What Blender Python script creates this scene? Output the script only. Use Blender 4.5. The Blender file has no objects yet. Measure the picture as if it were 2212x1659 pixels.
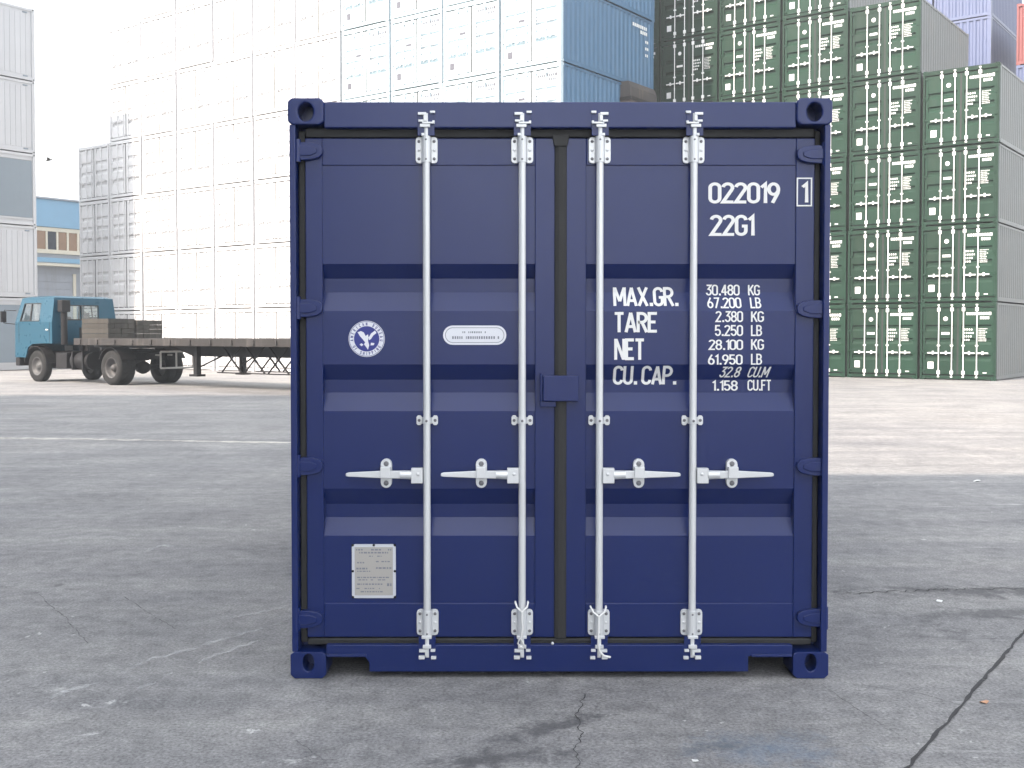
import bpy, bmesh, math, random
from mathutils import Vector, Matrix

rnd = random.Random(7)
scene = bpy.context.scene
col = scene.collection
R = math.radians

# ------------------------------------------------------------------ camera
PW, PH = 2211.0, 1659.0          # pixel frame in which the photograph was measured
F = 2363.0                       # focal length in those pixels (a 38 mm compact)
CAMH = 1.547
PITCH = R(1.55)
SHIFT = -44.5 / PW
cam = bpy.data.cameras.new('camera')
cam.sensor_fit = 'HORIZONTAL'
cam.sensor_width = 36.0
cam.lens = 36.0 * F / PW
cam.shift_y = SHIFT
cam.clip_start = 0.05
cam.clip_end = 2000
camo = bpy.data.objects.new('camera', cam)
col.objects.link(camo)
camo.location = (0, 0, CAMH)
camo.rotation_euler = (math.pi / 2 - PITCH, 0, 0)
scene.camera = camo

# ------------------------------------------------------------------ sky, sun, exposure
SUN_AZ, SUN_EL = R(44), R(41)    # sun behind the camera, to the left
world = bpy.data.worlds.new('World')
scene.world = world
world.use_nodes = True
wn = world.node_tree
bg = wn.nodes['Background']
sky = wn.nodes.new('ShaderNodeTexSky')
sky.sky_type = 'NISHITA'
sky.sun_disc = False
sky.sun_elevation = SUN_EL
sky.sun_rotation = math.pi + SUN_AZ
sky.altitude = 0
sky.air_density = 1.0
sky.dust_density = 2.0
sky.ozone_density = 1.0
haze = wn.nodes.new('ShaderNodeHueSaturation')      # milky, hazy sky
haze.inputs['Saturation'].default_value = 0.24
wn.links.new(sky.outputs[0], haze.inputs['Color'])
wn.links.new(haze.outputs[0], bg.inputs[0])
bg.inputs[1].default_value = 0.15
sun = bpy.data.lights.new('sun', 'SUN')
sun.energy = 2.0
sun.angle = R(0.6)
sun.color = (1.0, 0.84, 0.70)
suno = bpy.data.objects.new('sun', sun)
col.objects.link(suno)
LV = Vector((math.sin(SUN_AZ) * math.cos(SUN_EL), math.cos(SUN_AZ) * math.cos(SUN_EL), -math.sin(SUN_EL)))
suno.rotation_euler = LV.to_track_quat('-Z', 'Y').to_euler()
suno.location = (-20, -20, 30)
vs = scene.view_settings
vs.view_transform = 'Standard'
vs.look = 'None'
vs.exposure = 1.92
vs.gamma = 1.0
vs.use_curve_mapping = False
scene.cycles.use_denoising = True
scene.cycles.max_bounces = 4
scene.cycles.diffuse_bounces = 3
scene.cycles.adaptive_threshold = 0.02
scene.cycles.transparent_max_bounces = 12

# ------------------------------------------------------------------ pixel -> place
def ray(px, py):
    xc = (px - PW / 2) / F
    yc = -(py - PH / 2) / F + SHIFT * PW / F
    c, s = math.cos(PITCH), math.sin(PITCH)
    return Vector((xc, c + yc * s, -s + yc * c))

def on_ground(px, py, z=0.0):
    d = ray(px, py)
    t = (z - CAMH) / d.z
    return Vector((d.x * t, d.y * t, z))

def on_plane(px, py, Y):
    d = ray(px, py)
    t = Y / d.y
    return Vector((d.x * t, Y, CAMH + d.z * t))

# ------------------------------------------------------------------ materials
def new_mat(name):
    m = bpy.data.materials.new(name)
    m.use_nodes = True
    nt = m.node_tree
    return m, nt, nt.nodes['Principled BSDF']

def nd(nt, t, **kw):
    n = nt.nodes.new(t)
    for k, v in kw.items():
        setattr(n, k, v)
    return n

def noise(nt, vec, scale, detail=3, rough=0.55, dist=0.0):
    n = nd(nt, 'ShaderNodeTexNoise')
    n.inputs['Scale'].default_value = scale
    n.inputs['Detail'].default_value = detail
    n.inputs['Roughness'].default_value = rough
    n.inputs['Distortion'].default_value = dist
    if vec is not None:
        nt.links.new(vec, n.inputs['Vector'])
    return n.outputs['Fac']

def ramp(nt, fac, stops):
    n = nd(nt, 'ShaderNodeValToRGB')
    cr = n.color_ramp
    while len(cr.elements) < len(stops):
        cr.elements.new(0.5)
    for e, (p, c) in zip(cr.elements, stops):
        e.position = p
        e.color = c if len(c) == 4 else (*c, 1)
    nt.links.new(fac, n.inputs[0])
    return n.outputs[0]

def mix(nt, fac, a, b, mode='MIX'):
    n = nd(nt, 'ShaderNodeMix', data_type='RGBA', blend_type=mode)
    for sock, v in ((n.inputs[0], fac), (n.inputs[6], a), (n.inputs[7], b)):
        if hasattr(v, 'node'):
            nt.links.new(v, sock)
        elif isinstance(v, (int, float)):
            sock.default_value = v
        else:
            sock.default_value = (*v, 1)
    return n.outputs[2]

def mth(nt, op, a, b=None, clamp=False):
    n = nd(nt, 'ShaderNodeMath', operation=op, use_clamp=clamp)
    for i, v in enumerate((a, b)):
        if v is None:
            continue
        if hasattr(v, 'node'):
            nt.links.new(v, n.inputs[i])
        else:
            n.inputs[i].default_value = v
    return n.outputs[0]

def bump(nt, bs, h, strength=0.1, dist=0.01):
    b = nd(nt, 'ShaderNodeBump')
    b.inputs['Strength'].default_value = strength
    b.inputs['Distance'].default_value = dist
    nt.links.new(h, b.inputs['Height'])
    nt.links.new(b.outputs[0], bs.inputs['Normal'])

def paint(name, rgb, rough=0.42, var=0.10, metallic=0.0, dirt=0.0, dirtcol=(0.16, 0.12, 0.09), wob=0.0, vary=0.10, spec=0.5, rv=0.18):
    m, nt, bs = new_mat(name)
    tc = nd(nt, 'ShaderNodeTexCoord')
    o = tc.outputs['Object']
    oi = nd(nt, 'ShaderNodeObjectInfo')
    f1 = noise(nt, o, 1.7, 2)
    lo = tuple(c * (1 - var) for c in rgb)
    hi = tuple(min(1, c * (1 + var)) for c in rgb)
    c = mix(nt, f1, lo, hi)
    k = mth(nt, 'ADD', mth(nt, 'MULTIPLY', oi.outputs['Random'], vary), 1 - vary / 2)
    cc = nd(nt, 'ShaderNodeVectorMath', operation='SCALE')
    nt.links.new(c, cc.inputs[0])
    nt.links.new(k, cc.inputs['Scale'])
    c = cc.outputs[0]
    if dirt > 0:
        mp = nd(nt, 'ShaderNodeMapping')
        mp.inputs['Scale'].default_value = (9, 9, 0.9)
        nt.links.new(o, mp.inputs[0])
        f2 = noise(nt, mp.outputs[0], 1.0, 3, 0.65)
        f3 = noise(nt, o, 0.9, 1)
        g = ramp(nt, mth(nt, 'MULTIPLY', f2, f3), [(0.26, (0, 0, 0)), (0.42, (1, 1, 1))])
        c = mix(nt, mth(nt, 'MULTIPLY', g, dirt), c, dirtcol)
    nt.links.new(c, bs.inputs['Base Color'])
    bs.inputs['Metallic'].default_value = metallic
    bs.inputs['Specular IOR Level'].default_value = spec
    fr = noise(nt, o, 5.0, 2)
    r = mth(nt, 'ADD', mth(nt, 'MULTIPLY', fr, rv), rough - rv / 2)
    nt.links.new(r, bs.inputs['Roughness'])
    if wob > 0:
        h = noise(nt, o, 6.0, 2)
        bump(nt, bs, h, wob, 0.02)
    return m

M = {}
M['hero'] = paint('navy_paint', (0.0042, 0.0165, 0.108), 0.29, 0.08, wob=0.025, vary=0.0, spec=0.5, rv=0.05)
M['rubber'] = paint('black_rubber', (0.022, 0.022, 0.022), 0.65, 0.2, wob=0.0, vary=0.0)
M['zinc'] = paint('galvanised_steel', (0.74, 0.755, 0.76), 0.36, 0.10, metallic=0.3, dirt=0.25, dirtcol=(0.52, 0.53, 0.53), wob=0.0, vary=0.05)
M['zinc_dark'] = paint('bolt_steel', (0.20, 0.20, 0.21), 0.5, 0.2, metallic=0.6, wob=0.0)
M['letter'] = paint('white_lettering', (0.86, 0.86, 0.84), 0.5, 0.03, wob=0.0, vary=0.0)
M['decal_white'] = paint('white_decal', (0.80, 0.81, 0.86), 0.4, 0.03, wob=0.0, vary=0.0)
M['decal_blue'] = paint('blue_decal', (0.030, 0.040, 0.24), 0.4, 0.03, wob=0.0, vary=0.0)
M['decal_grey'] = paint('grey_print', (0.22, 0.23, 0.27), 0.5, 0.05, wob=0.0, vary=0.0)
M['plate'] = paint('aluminium_plate', (0.47, 0.45, 0.42), 0.45, 0.10, metallic=0.25, dirt=0.2, dirtcol=(0.4, 0.37, 0.30), wob=0.0, vary=0.0)
M['plate_rim'] = paint('bright_aluminium', (0.68, 0.70, 0.74), 0.35, 0.06, metallic=0.3, wob=0.0, vary=0.0)
M['cord'] = paint('white_plastic_cord', (0.82, 0.82, 0.80), 0.5, 0.03, wob=0.0)
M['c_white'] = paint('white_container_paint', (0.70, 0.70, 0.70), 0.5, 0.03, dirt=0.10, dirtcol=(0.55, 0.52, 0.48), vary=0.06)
M['c_blue_lit'] = paint('sunlit_blue_container_paint', (0.56, 0.66, 0.70), 0.5, 0.04, dirt=0.10, dirtcol=(0.5, 0.55, 0.58), vary=0.06)  # blue doors with the glare of full sun put into the colour
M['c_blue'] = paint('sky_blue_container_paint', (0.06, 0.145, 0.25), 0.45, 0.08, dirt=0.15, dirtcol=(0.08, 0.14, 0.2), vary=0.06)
M['c_green'] = paint('green_container_paint', (0.010, 0.037, 0.022), 0.5, 0.14, dirt=0.25, dirtcol=(0.035, 0.045, 0.03), vary=0.4, spec=0.2)
M['c_greenside'] = paint('grey_green_side_paint', (0.16, 0.17, 0.165), 0.5, 0.10, dirt=0.35, dirtcol=(0.20, 0.17, 0.14), vary=0.15)  # side walls greyer and lighter than the green doors
M['c_violet'] = paint('violet_blue_container_paint', (0.085, 0.108, 0.20), 0.45, 0.08, dirt=0.15, dirtcol=(0.12, 0.12, 0.17), vary=0.1)
M['c_red'] = paint('red_container_paint', (0.19, 0.04, 0.038), 0.45, 0.1, dirt=0.2, vary=0.1)
M['c_reefer'] = paint('pale_grey_reefer_panel', (0.43, 0.445, 0.465), 0.45, 0.05, dirt=0.22, dirtcol=(0.40, 0.41, 0.43), vary=0.08)
M['c_slate'] = paint('slate_grey_panel', (0.17, 0.215, 0.255), 0.45, 0.08, dirt=0.15, dirtcol=(0.12, 0.15, 0.17))
M['grey_mark'] = paint('dark_grey_marking', (0.10, 0.10, 0.12), 0.5, 0.05, wob=0.0)
M['dark'] = paint('dark_steel', (0.014, 0.013, 0.014), 0.6, 0.25, dirt=0.3, dirtcol=(0.03, 0.025, 0.022), spec=0.3)
M['tyre'] = paint('tyre_rubber', (0.018, 0.018, 0.018), 0.8, 0.2, dirt=0.5, dirtcol=(0.04, 0.038, 0.036), spec=0.3)
M['rim'] = paint('dusty_wheel_rim', (0.075, 0.075, 0.075), 0.6, 0.2, dirt=0.4, dirtcol=(0.05, 0.04, 0.035))
M['cab'] = paint('turquoise_cab_paint', (0.004, 0.068, 0.115), 0.30, 0.06, spec=0.35)
M['wood'] = paint('weathered_timber', (0.062, 0.055, 0.045), 0.8, 0.3, dirt=0.6, dirtcol=(0.03, 0.026, 0.022), vary=0.5)
M['deck'] = paint('rusty_deck', (0.034, 0.03, 0.028), 0.7, 0.35, dirt=0.5, dirtcol=(0.11, 0.10, 0.09))
M['white_tube'] = paint('white_painted_tube', (0.62, 0.60, 0.58), 0.5, 0.1, dirt=0.3, dirtcol=(0.3, 0.2, 0.17))
M['brick'] = paint('dark_brown_brick', (0.085, 0.066, 0.06), 0.8, 0.25, dirt=0.6, dirtcol=(0.06, 0.055, 0.05))  # dark brown tower wall, mottled darker
M['stone'] = paint('grey_render_wall', (0.055, 0.05, 0.048), 0.8, 0.15, dirt=0.4)
M['w_blue'] = paint('pale_blue_cladding', (0.21, 0.40, 0.56), 0.5, 0.06, dirt=0.1, dirtcol=(0.2, 0.33, 0.45))
M['w_grey'] = paint('grey_cladding', (0.33, 0.36, 0.40), 0.5, 0.08, dirt=0.2)
M['w_cream'] = paint('cream_trim', (0.70, 0.66, 0.54), 0.6, 0.06)
M['w_brown'] = paint('brown_window_blind', (0.30, 0.19, 0.12), 0.6, 0.2)
M['bird'] = paint('dark_feathers', (0.06, 0.055, 0.05), 0.8, 0.2)
M['orange'] = paint('orange_paper', (0.6, 0.33, 0.2), 0.7, 0.2)

def glass_mat():
    m, nt, bs = new_mat('cab_glass')
    bs.inputs['Base Color'].default_value = (0.75, 0.82, 0.80, 1)
    bs.inputs['Roughness'].default_value = 0.02
    bs.inputs['Transmission Weight'].default_value = 0.0
    tr = nd(nt, 'ShaderNodeBsdfTransparent')
    tr.inputs[0].default_value = (0.80, 0.85, 0.84, 1)
    gl = nd(nt, 'ShaderNodeBsdfGlossy')
    gl.inputs['Roughness'].default_value = 0.02
    ms = nd(nt, 'ShaderNodeMixShader')
    ms.inputs[0].default_value = 0.12
    nt.links.new(tr.outputs[0], ms.inputs[1])
    nt.links.new(gl.outputs[0], ms.inputs[2])
    nt.links.new(ms.outputs[0], nt.nodes['Material Output'].inputs[0])
    return m
M['glass'] = glass_mat()

def dark_glass():
    m, nt, bs = new_mat('window_glass')
    bs.inputs['Base Color'].default_value = (0.05, 0.06, 0.07, 1)
    bs.inputs['Roughness'].default_value = 0.08
    return m
M['window'] = dark_glass()

def ground_mat():
    m, nt, bs = new_mat('worn_concrete')
    geo = nd(nt, 'ShaderNodeNewGeometry')
    P = geo.outputs['Position']
    big = noise(nt, P, 0.16, 4, 0.6)
    mid = noise(nt, P, 0.9, 5, 0.65, 0.4)
    fine = noise(nt, P, 9.0, 4, 0.7)
    grit = noise(nt, P, 70.0, 3, 0.75)
    def warp(rot, sc):
        mp = nd(nt, 'ShaderNodeMapping')
        mp.inputs['Rotation'].default_value = (0, 0, rot)
        mp.inputs['Scale'].default_value = sc
        nt.links.new(P, mp.inputs[0])
        return mp.outputs[0]
    tracks = noise(nt, warp(R(-38), (0.16, 2.4, 1)), 1.0, 5, 0.62, 0.3)
    tracks2 = noise(nt, warp(R(8), (0.12, 1.9, 1)), 1.0, 5, 0.6, 0.2)
    c = ramp(nt, big, [(0.30, (0.205, 0.206, 0.210)), (0.70, (0.285, 0.280, 0.272))])
    c = mix(nt, 0.85, c, ramp(nt, mid, [(0.28, (0.35, 0.35, 0.36)), (0.5, (0.50, 0.50, 0.50)), (0.72, (0.62, 0.615, 0.605))]), 'OVERLAY')
    c = mix(nt, 0.75, c, ramp(nt, tracks, [(0.34, (0.43, 0.43, 0.44)), (0.5, (0.5, 0.5, 0.5)), (0.68, (0.57, 0.57, 0.56))]), 'OVERLAY')
    c = mix(nt, 0.7, c, ramp(nt, tracks2, [(0.34, (0.43, 0.43, 0.44)), (0.5, (0.5, 0.5, 0.5)), (0.68, (0.57, 0.565, 0.555))]), 'OVERLAY')
    c = mix(nt, 0.8, c, ramp(nt, fine, [(0.30, (0.32, 0.32, 0.325)), (0.5, (0.5, 0.5, 0.5)), (0.70, (0.66, 0.66, 0.655))]), 'OVERLAY')
    c = mix(nt, 0.8, c, ramp(nt, grit, [(0.30, (0.20, 0.20, 0.20)), (0.5, (0.5, 0.5, 0.5)), (0.72, (0.80, 0.80, 0.79))]), 'OVERLAY')
    # pale scuffs and chalky spatters
    sc1 = noise(nt, warp(R(-30), (1.2, 9.0, 1)), 1.0, 6, 0.7, 0.6)
    sc2 = noise(nt, P, 0.75, 2)
    sm = mth(nt, 'MULTIPLY', ramp(nt, sc1, [(0.60, (0, 0, 0)), (0.70, (1, 1, 1))]), ramp(nt, sc2, [(0.48, (0, 0, 0)), (0.64, (1, 1, 1))]))
    c = mix(nt, mth(nt, 'MULTIPLY', sm, 0.5), c, (0.58, 0.58, 0.56))
    sp1 = noise(nt, P, 14.0, 4, 0.6, 0.3)
    sp = mth(nt, 'MULTIPLY', ramp(nt, sp1, [(0.66, (0, 0, 0)), (0.71, (1, 1, 1))]), ramp(nt, noise(nt, P, 1.3, 2), [(0.50, (0, 0, 0)), (0.62, (1, 1, 1))]))
    c = mix(nt, mth(nt, 'MULTIPLY', sp, 0.75), c, (0.66, 0.66, 0.63))
    # dark oil and tyre stains
    d1 = mth(nt, 'MULTIPLY', ramp(nt, noise(nt, P, 5.5, 5, 0.75, 0.5), [(0.54, (0, 0, 0)), (0.66, (1, 1, 1))]), ramp(nt, noise(nt, P, 0.55, 3), [(0.54, (0, 0, 0)), (0.66, (1, 1, 1))]))
    c = mix(nt, mth(nt, 'MULTIPLY', d1, 0.65), c, (0.085, 0.085, 0.09))

    stain_n = noise(nt, P, 7.0, 7, 0.78, 0.5)
    chalk_n = noise(nt, P, 13.0, 6, 0.75, 0.6)
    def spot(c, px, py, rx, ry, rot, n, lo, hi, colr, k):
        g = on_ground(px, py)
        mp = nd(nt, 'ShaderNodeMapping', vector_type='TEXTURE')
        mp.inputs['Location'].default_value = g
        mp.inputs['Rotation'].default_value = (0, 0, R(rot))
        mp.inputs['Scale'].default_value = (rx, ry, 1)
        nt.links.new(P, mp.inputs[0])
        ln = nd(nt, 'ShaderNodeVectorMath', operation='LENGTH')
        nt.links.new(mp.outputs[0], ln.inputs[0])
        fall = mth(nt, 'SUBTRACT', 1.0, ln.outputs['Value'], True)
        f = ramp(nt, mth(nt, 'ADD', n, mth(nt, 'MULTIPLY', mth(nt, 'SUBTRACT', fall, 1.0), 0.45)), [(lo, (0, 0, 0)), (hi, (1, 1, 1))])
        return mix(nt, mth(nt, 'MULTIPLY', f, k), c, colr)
    DK = (0.075, 0.075, 0.08)
    WH = (0.62, 0.62, 0.60)
    c = spot(c, 1190, 1570, 0.60, 0.20, 40, stain_n, 0.27, 0.45, DK, 0.75)
    c = spot(c, 1060, 1640, 0.60, 0.18, 14, stain_n, 0.27, 0.45, DK, 0.75)
    c = spot(c, 1575, 1612, 0.32, 0.12, 10, stain_n, 0.27, 0.45, DK, 0.7)
    c = spot(c, 1660, 1615, 0.50, 0.30, 0, stain_n, 0.22, 0.55, (0.13, 0.19, 0.27), 0.55)
    c = spot(c, 2150, 1278, 2.2, 0.34, 0, stain_n, 0.28, 0.47, DK, 0.75)
    c = spot(c, 2160, 1325, 1.5, 0.28, 5, stain_n, 0.28, 0.47, DK, 0.65)
    c = spot(c, 2000, 1375, 1.2, 0.35, -12, stain_n, 0.36, 0.62, DK, 0.5)
    c = spot(c, 2060, 1130, 3.0, 0.5, 4, stain_n, 0.36, 0.62, DK, 0.4)
    c = spot(c, 225, 1518, 0.40, 0.20, 20, chalk_n, 0.44, 0.54, WH, 0.8)
    c = spot(c, 140, 1490, 0.45, 0.12, 14, chalk_n, 0.40, 0.56, WH, 0.6)
    c = spot(c, 190, 1585, 0.22, 0.08, 15, chalk_n, 0.44, 0.54, WH, 0.7)
    c = spot(c, 540, 1578, 0.26, 0.11, 10, chalk_n, 0.43, 0.52, WH, 0.8)
    c = spot(c, 630, 1642, 0.30, 0.10, 5, chalk_n, 0.43, 0.54, WH, 0.7)
    c = spot(c, 180, 1370, 0.36, 0.14, 10, chalk_n, 0.50, 0.60, WH, 0.6)
    c = spot(c, 2040, 1040, 1.6, 0.3, 0, chalk_n, 0.52, 0.60, WH, 0.6)
    c = spot(c, 480, 846, 8.0, 0.9, -34, big, 0.10, 0.50, (0.13, 0.115, 0.105), 0.5)  # darker brown band on the ground along the trailer
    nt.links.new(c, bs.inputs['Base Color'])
    r = ramp(nt, fine, [(0.3, (0.72, 0.72, 0.72)), (0.7, (0.88, 0.88, 0.88))])
    nt.links.new(r, bs.inputs['Roughness'])
    bs.inputs['Specular IOR Level'].default_value = 0.35
    h = mth(nt, 'ADD', mth(nt, 'MULTIPLY', grit, 0.5), mth(nt, 'MULTIPLY', fine, 1.0))
    bump(nt, bs, h, 0.35, 0.012)
    return m
M['ground'] = ground_mat()

def faded_mat(name, rgb, lo, hi, k, sc=6.0):
    m, nt, bs = new_mat(name)
    geo = nd(nt, 'ShaderNodeNewGeometry')
    P = geo.outputs['Position']
    n = mth(nt, 'MULTIPLY', noise(nt, P, sc, 6, 0.75, 0.3), mth(nt, 'ADD', noise(nt, P, sc * 0.12, 2), 0.5))
    a = mth(nt, 'MULTIPLY', ramp(nt, n, [(lo, (0, 0, 0)), (hi, (1, 1, 1))]), k)
    bs.inputs['Base Color'].default_value = (*rgb, 1)
    bs.inputs['Roughness'].default_value = 0.8
    nt.links.new(a, bs.inputs['Alpha'])
    return m
M['line'] = faded_mat('faded_line_paint', (0.66, 0.63, 0.57), 0.28, 0.60, 0.85, 3.0)
M['chalk'] = faded_mat('chalky_scrape', (0.62, 0.63, 0.62), 0.42, 0.66, 0.65, 9.0)
M['hair'] = faded_mat('hairline_crack', (0.09, 0.088, 0.088), 0.34, 0.62, 0.6, 10.0)
M['tar'] = faded_mat('joint_filler', (0.045, 0.044, 0.045), 0.25, 0.45, 0.9, 12.0)

# ------------------------------------------------------------------ mesh builder
class MB:
    def __init__(s):
        s.v, s.f, s.m, s.sm = [], [], [], []

    def add(s, vs, fs, mi=0, smooth=False):
        o = len(s.v)
        s.v += [tuple(v) for v in vs]
        s.f += [tuple(i + o for i in f) for f in fs]
        s.m += [mi] * len(fs)
        s.sm += [smooth] * len(fs)

    def box(s, x0, x1, y0, y1, z0, z1, mi=0):
        if x0 > x1: x0, x1 = x1, x0
        if y0 > y1: y0, y1 = y1, y0
        if z0 > z1: z0, z1 = z1, z0
        v = [(x0, y0, z0), (x1, y0, z0), (x1, y1, z0), (x0, y1, z0), (x0, y0, z1), (x1, y0, z1), (x1, y1, z1), (x0, y1, z1)]
        s.add(v, [(0, 3, 2, 1), (4, 5, 6, 7), (0, 1, 5, 4), (1, 2, 6, 5), (2, 3, 7, 6), (3, 0, 4, 7)], mi)

    def prism(s, poly, axis, a, b, mi=0):
        """extrude a 2-D polygon along an axis: x -> (y,z), y -> (x,z), z -> (x,y)"""
        n = len(poly)
        def p(q, t):
            if axis == 'x': return (t, q[0], q[1])
            if axis == 'y': return (q[0], t, q[1])
            return (q[0], q[1], t)
        v = [p(q, a) for q in poly] + [p(q, b) for q in poly]
        f = [tuple(range(n))[::-1], tuple(range(n, 2 * n))] + [(i, (i + 1) % n, n + (i + 1) % n, n + i) for i in range(n)]
        s.add(v, f, mi)

    def tube(s, pts, r, n=8, mi=0, cap=True):
        pts = [Vector(p) for p in pts]
        rs = r if isinstance(r, (list, tuple)) else [r] * len(pts)
        v, f = [], []
        for i, p in enumerate(pts):
            d = (pts[min(i + 1, len(pts) - 1)] - pts[max(i - 1, 0)]).normalized()
            up = Vector((0, 0, 1)) if abs(d.z) < 0.9 else Vector((0, 1, 0))
            a = d.cross(up).normalized()
            b = d.cross(a).normalized()
            for k in range(n):
                t = 2 * math.pi * k / n
                v.append(p + a * math.cos(t) * rs[i] + b * math.sin(t) * rs[i])
        for i in range(len(pts) - 1):
            for k in range(n):
                k2 = (k + 1) % n
                f.append((i * n + k, i * n + k2, (i + 1) * n + k2, (i + 1) * n + k))
        s.add(v, f, mi, True)
        if cap:
            s.add(v[:n], [tuple(range(n))], mi)
            s.add(v[-n:], [tuple(range(n))[::-1]], mi)

    def lathe_y(s, prof, n=24, c=(0, 0, 0), mi=0, smooth=True):
        v, f = [], []
        for (r, y) in prof:
            for k in range(n):
                t = 2 * math.pi * k / n
                v.append((c[0] + r * math.cos(t), c[1] + y, c[2] + r * math.sin(t)))
        for i in range(len(prof) - 1):
            for k in range(n):
                k2 = (k + 1) % n
                f.append((i * n + k, i * n + k2, (i + 1) * n + k2, (i + 1) * n + k))
        s.add(v, f, mi, smooth)

    def mesh(s, name, mats):
        me = bpy.data.meshes.new(name)
        me.from_pydata(s.v, [], s.f)
        for m in (mats if isinstance(mats, (list, tuple)) else [mats]):
            me.materials.append(m)
        me.polygons.foreach_set('material_index', s.m)
        me.polygons.foreach_set('use_smooth', s.sm)
        bm = bmesh.new()
        bm.from_mesh(me)
        bmesh.ops.recalc_face_normals(bm, faces=bm.faces)
        bm.to_mesh(me)
        bm.free()
        me.update()
        return me

    def build(s, name, mats, parent=None, bevel=0.0, seg=2):
        o = link(name, s.mesh(name, mats), parent)
        if bevel:
            b = o.modifiers.new('bevel', 'BEVEL')
            b.width = bevel
            b.segments = seg
            b.limit_method = 'ANGLE'
            b.angle_limit = R(40)
        return o

def link(name, me, parent=None, loc=None):
    o = bpy.data.objects.new(name, me)
    col.objects.link(o)
    if parent is not None:
        o.parent = parent
    if loc is not None:
        o.location = loc
    return o

def tag(o, label, cat, group=None, kind=None):
    o['label'] = label
    if cat: o['category'] = cat
    if group: o['group'] = group
    if kind: o['kind'] = kind
    return o

def thing(name, label, cat, loc=(0, 0, 0), rz=0.0, group=None):
    o = bpy.data.objects.new(name, None)
    o.empty_display_size = 0.3
    col.objects.link(o)
    o.location = loc
    o.rotation_euler = (0, 0, rz)
    return tag(o, label, cat, group)

ORD = ['zeroth', 'first', 'second', 'third', 'fourth', 'fifth', 'sixth', 'seventh', 'eighth', 'ninth', 'tenth', 'eleventh', 'twelfth']

# ------------------------------------------------------------------ ground
gm = MB()
gm.add([(-700, -400, 0), (700, -400, 0), (700, 1200, 0), (-700, 1200, 0)], [(0, 1, 2, 3)])
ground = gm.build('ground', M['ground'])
ground['kind'] = 'structure'
ground['label'] = 'worn grey concrete yard with scuffs, stains and cracks'

def ribbon(name, pix, w, mat, z=0.004, jit=0.0, sub=8, seed=1):
    rr = random.Random(seed)
    P = [on_ground(*p) for p in pix]
    pts = []
    for a, b in zip(P[:-1], P[1:]):
        for k in range(sub):
            pts.append(a.lerp(b, k / sub))
    pts.append(P[-1])
    m = MB()
    v, f = [], []
    for i, p in enumerate(pts):
        d = (pts[min(i + 1, len(pts) - 1)] - pts[max(i - 1, 0)]).normalized()
        nrm = Vector((-d.y, d.x, 0))
        o = rr.uniform(-jit, jit)
        ww = w * rr.uniform(0.55, 1.3) if jit else w
        v += [p + nrm * (o + ww / 2) + Vector((0, 0, z)), p + nrm * (o - ww / 2) + Vector((0, 0, z))]
    f = [(2 * i, 2 * i + 1, 2 * i + 3, 2 * i + 2) for i in range(len(pts) - 1)]
    m.add(v, f)
    return m.build(name, mat, ground)

ribbon('slab_joint', [(1955, 1665), (2075, 1525), (2170, 1415), (2225, 1350), (2400, 1180)], 0.016, M['tar'], jit=0.006, sub=14, seed=2)
ribbon('slab_joint', [(2075, 1525), (1990, 1500), (1850, 1480), (1800, 1472)], 0.006, M['hair'], jit=0.004, sub=12, seed=3)
ribbon('crack', [(1772, 1478), (1860, 1540), (1960, 1600)], 0.005, M['hair'], jit=0.004, sub=12, seed=4)
ribbon('crack', [(1262, 1500), (1246, 1545), (1256, 1590), (1243, 1620), (1250, 1665)], 0.004, M['tar'], jit=0.010, sub=8, seed=5)
ribbon('crack', [(1830, 1282), (1990, 1276), (2100, 1272), (2260, 1274)], 0.012, M['tar'], jit=0.03, sub=16, seed=6)
ribbon('crack', [(85, 1285), (140, 1335), (190, 1390)], 0.006, M['hair'], jit=0.008, sub=10, seed=7)
ribbon('crack', [(270, 1290), (330, 1330), (380, 1360)], 0.005, M['hair'], jit=0.006, sub=10, seed=8)
ribbon('crack', [(640, 1600), (700, 1645), (720, 1670)], 0.005, M['hair'], jit=0.005, sub=8, seed=9)
ribbon('scrape_mark', [(90, 1515), (200, 1478), (330, 1425), (440, 1395), (640, 1335)], 0.05, M['chalk'], jit=0.012, sub=14, seed=10)
ribbon('scrape_mark', [(300, 1490), (430, 1430), (560, 1385)], 0.03, M['chalk'], jit=0.012, sub=14, seed=11)
ribbon('scrape_mark', [(310, 1195), (345, 1178), (390, 1182)], 0.05, M['chalk'], jit=0.02, sub=8, seed=12)
ribbon('scrape_mark', [(500, 1335), (560, 1325), (650, 1305)], 0.035, M['chalk'], jit=0.015, sub=10, seed=13)
ribbon('painted_line', [(-60, 946), (250, 950), (640, 957), (1200, 966)], 0.22, M['line'], jit=0.02, sub=20, seed=14)

# ------------------------------------------------------------------ the blue container in front
HY = 4.87                        # its door end stands this far in front of the camera
HW = 1.207                       # half width
HX = 0.213                       # centre line
HZ = 2.591
HL = 6.058
hero = thing('shipping_container', 'dark navy blue shipping container with four silver door bars, nearest the camera', 'container', (HX, HY, 0))

def hp(px, py, d=0.06):
    w = on_plane(px, py, HY + d)
    return w.x - HX, w.z

def hz(py, d=0.06):
    return hp(1208, py, d)[1]

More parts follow.
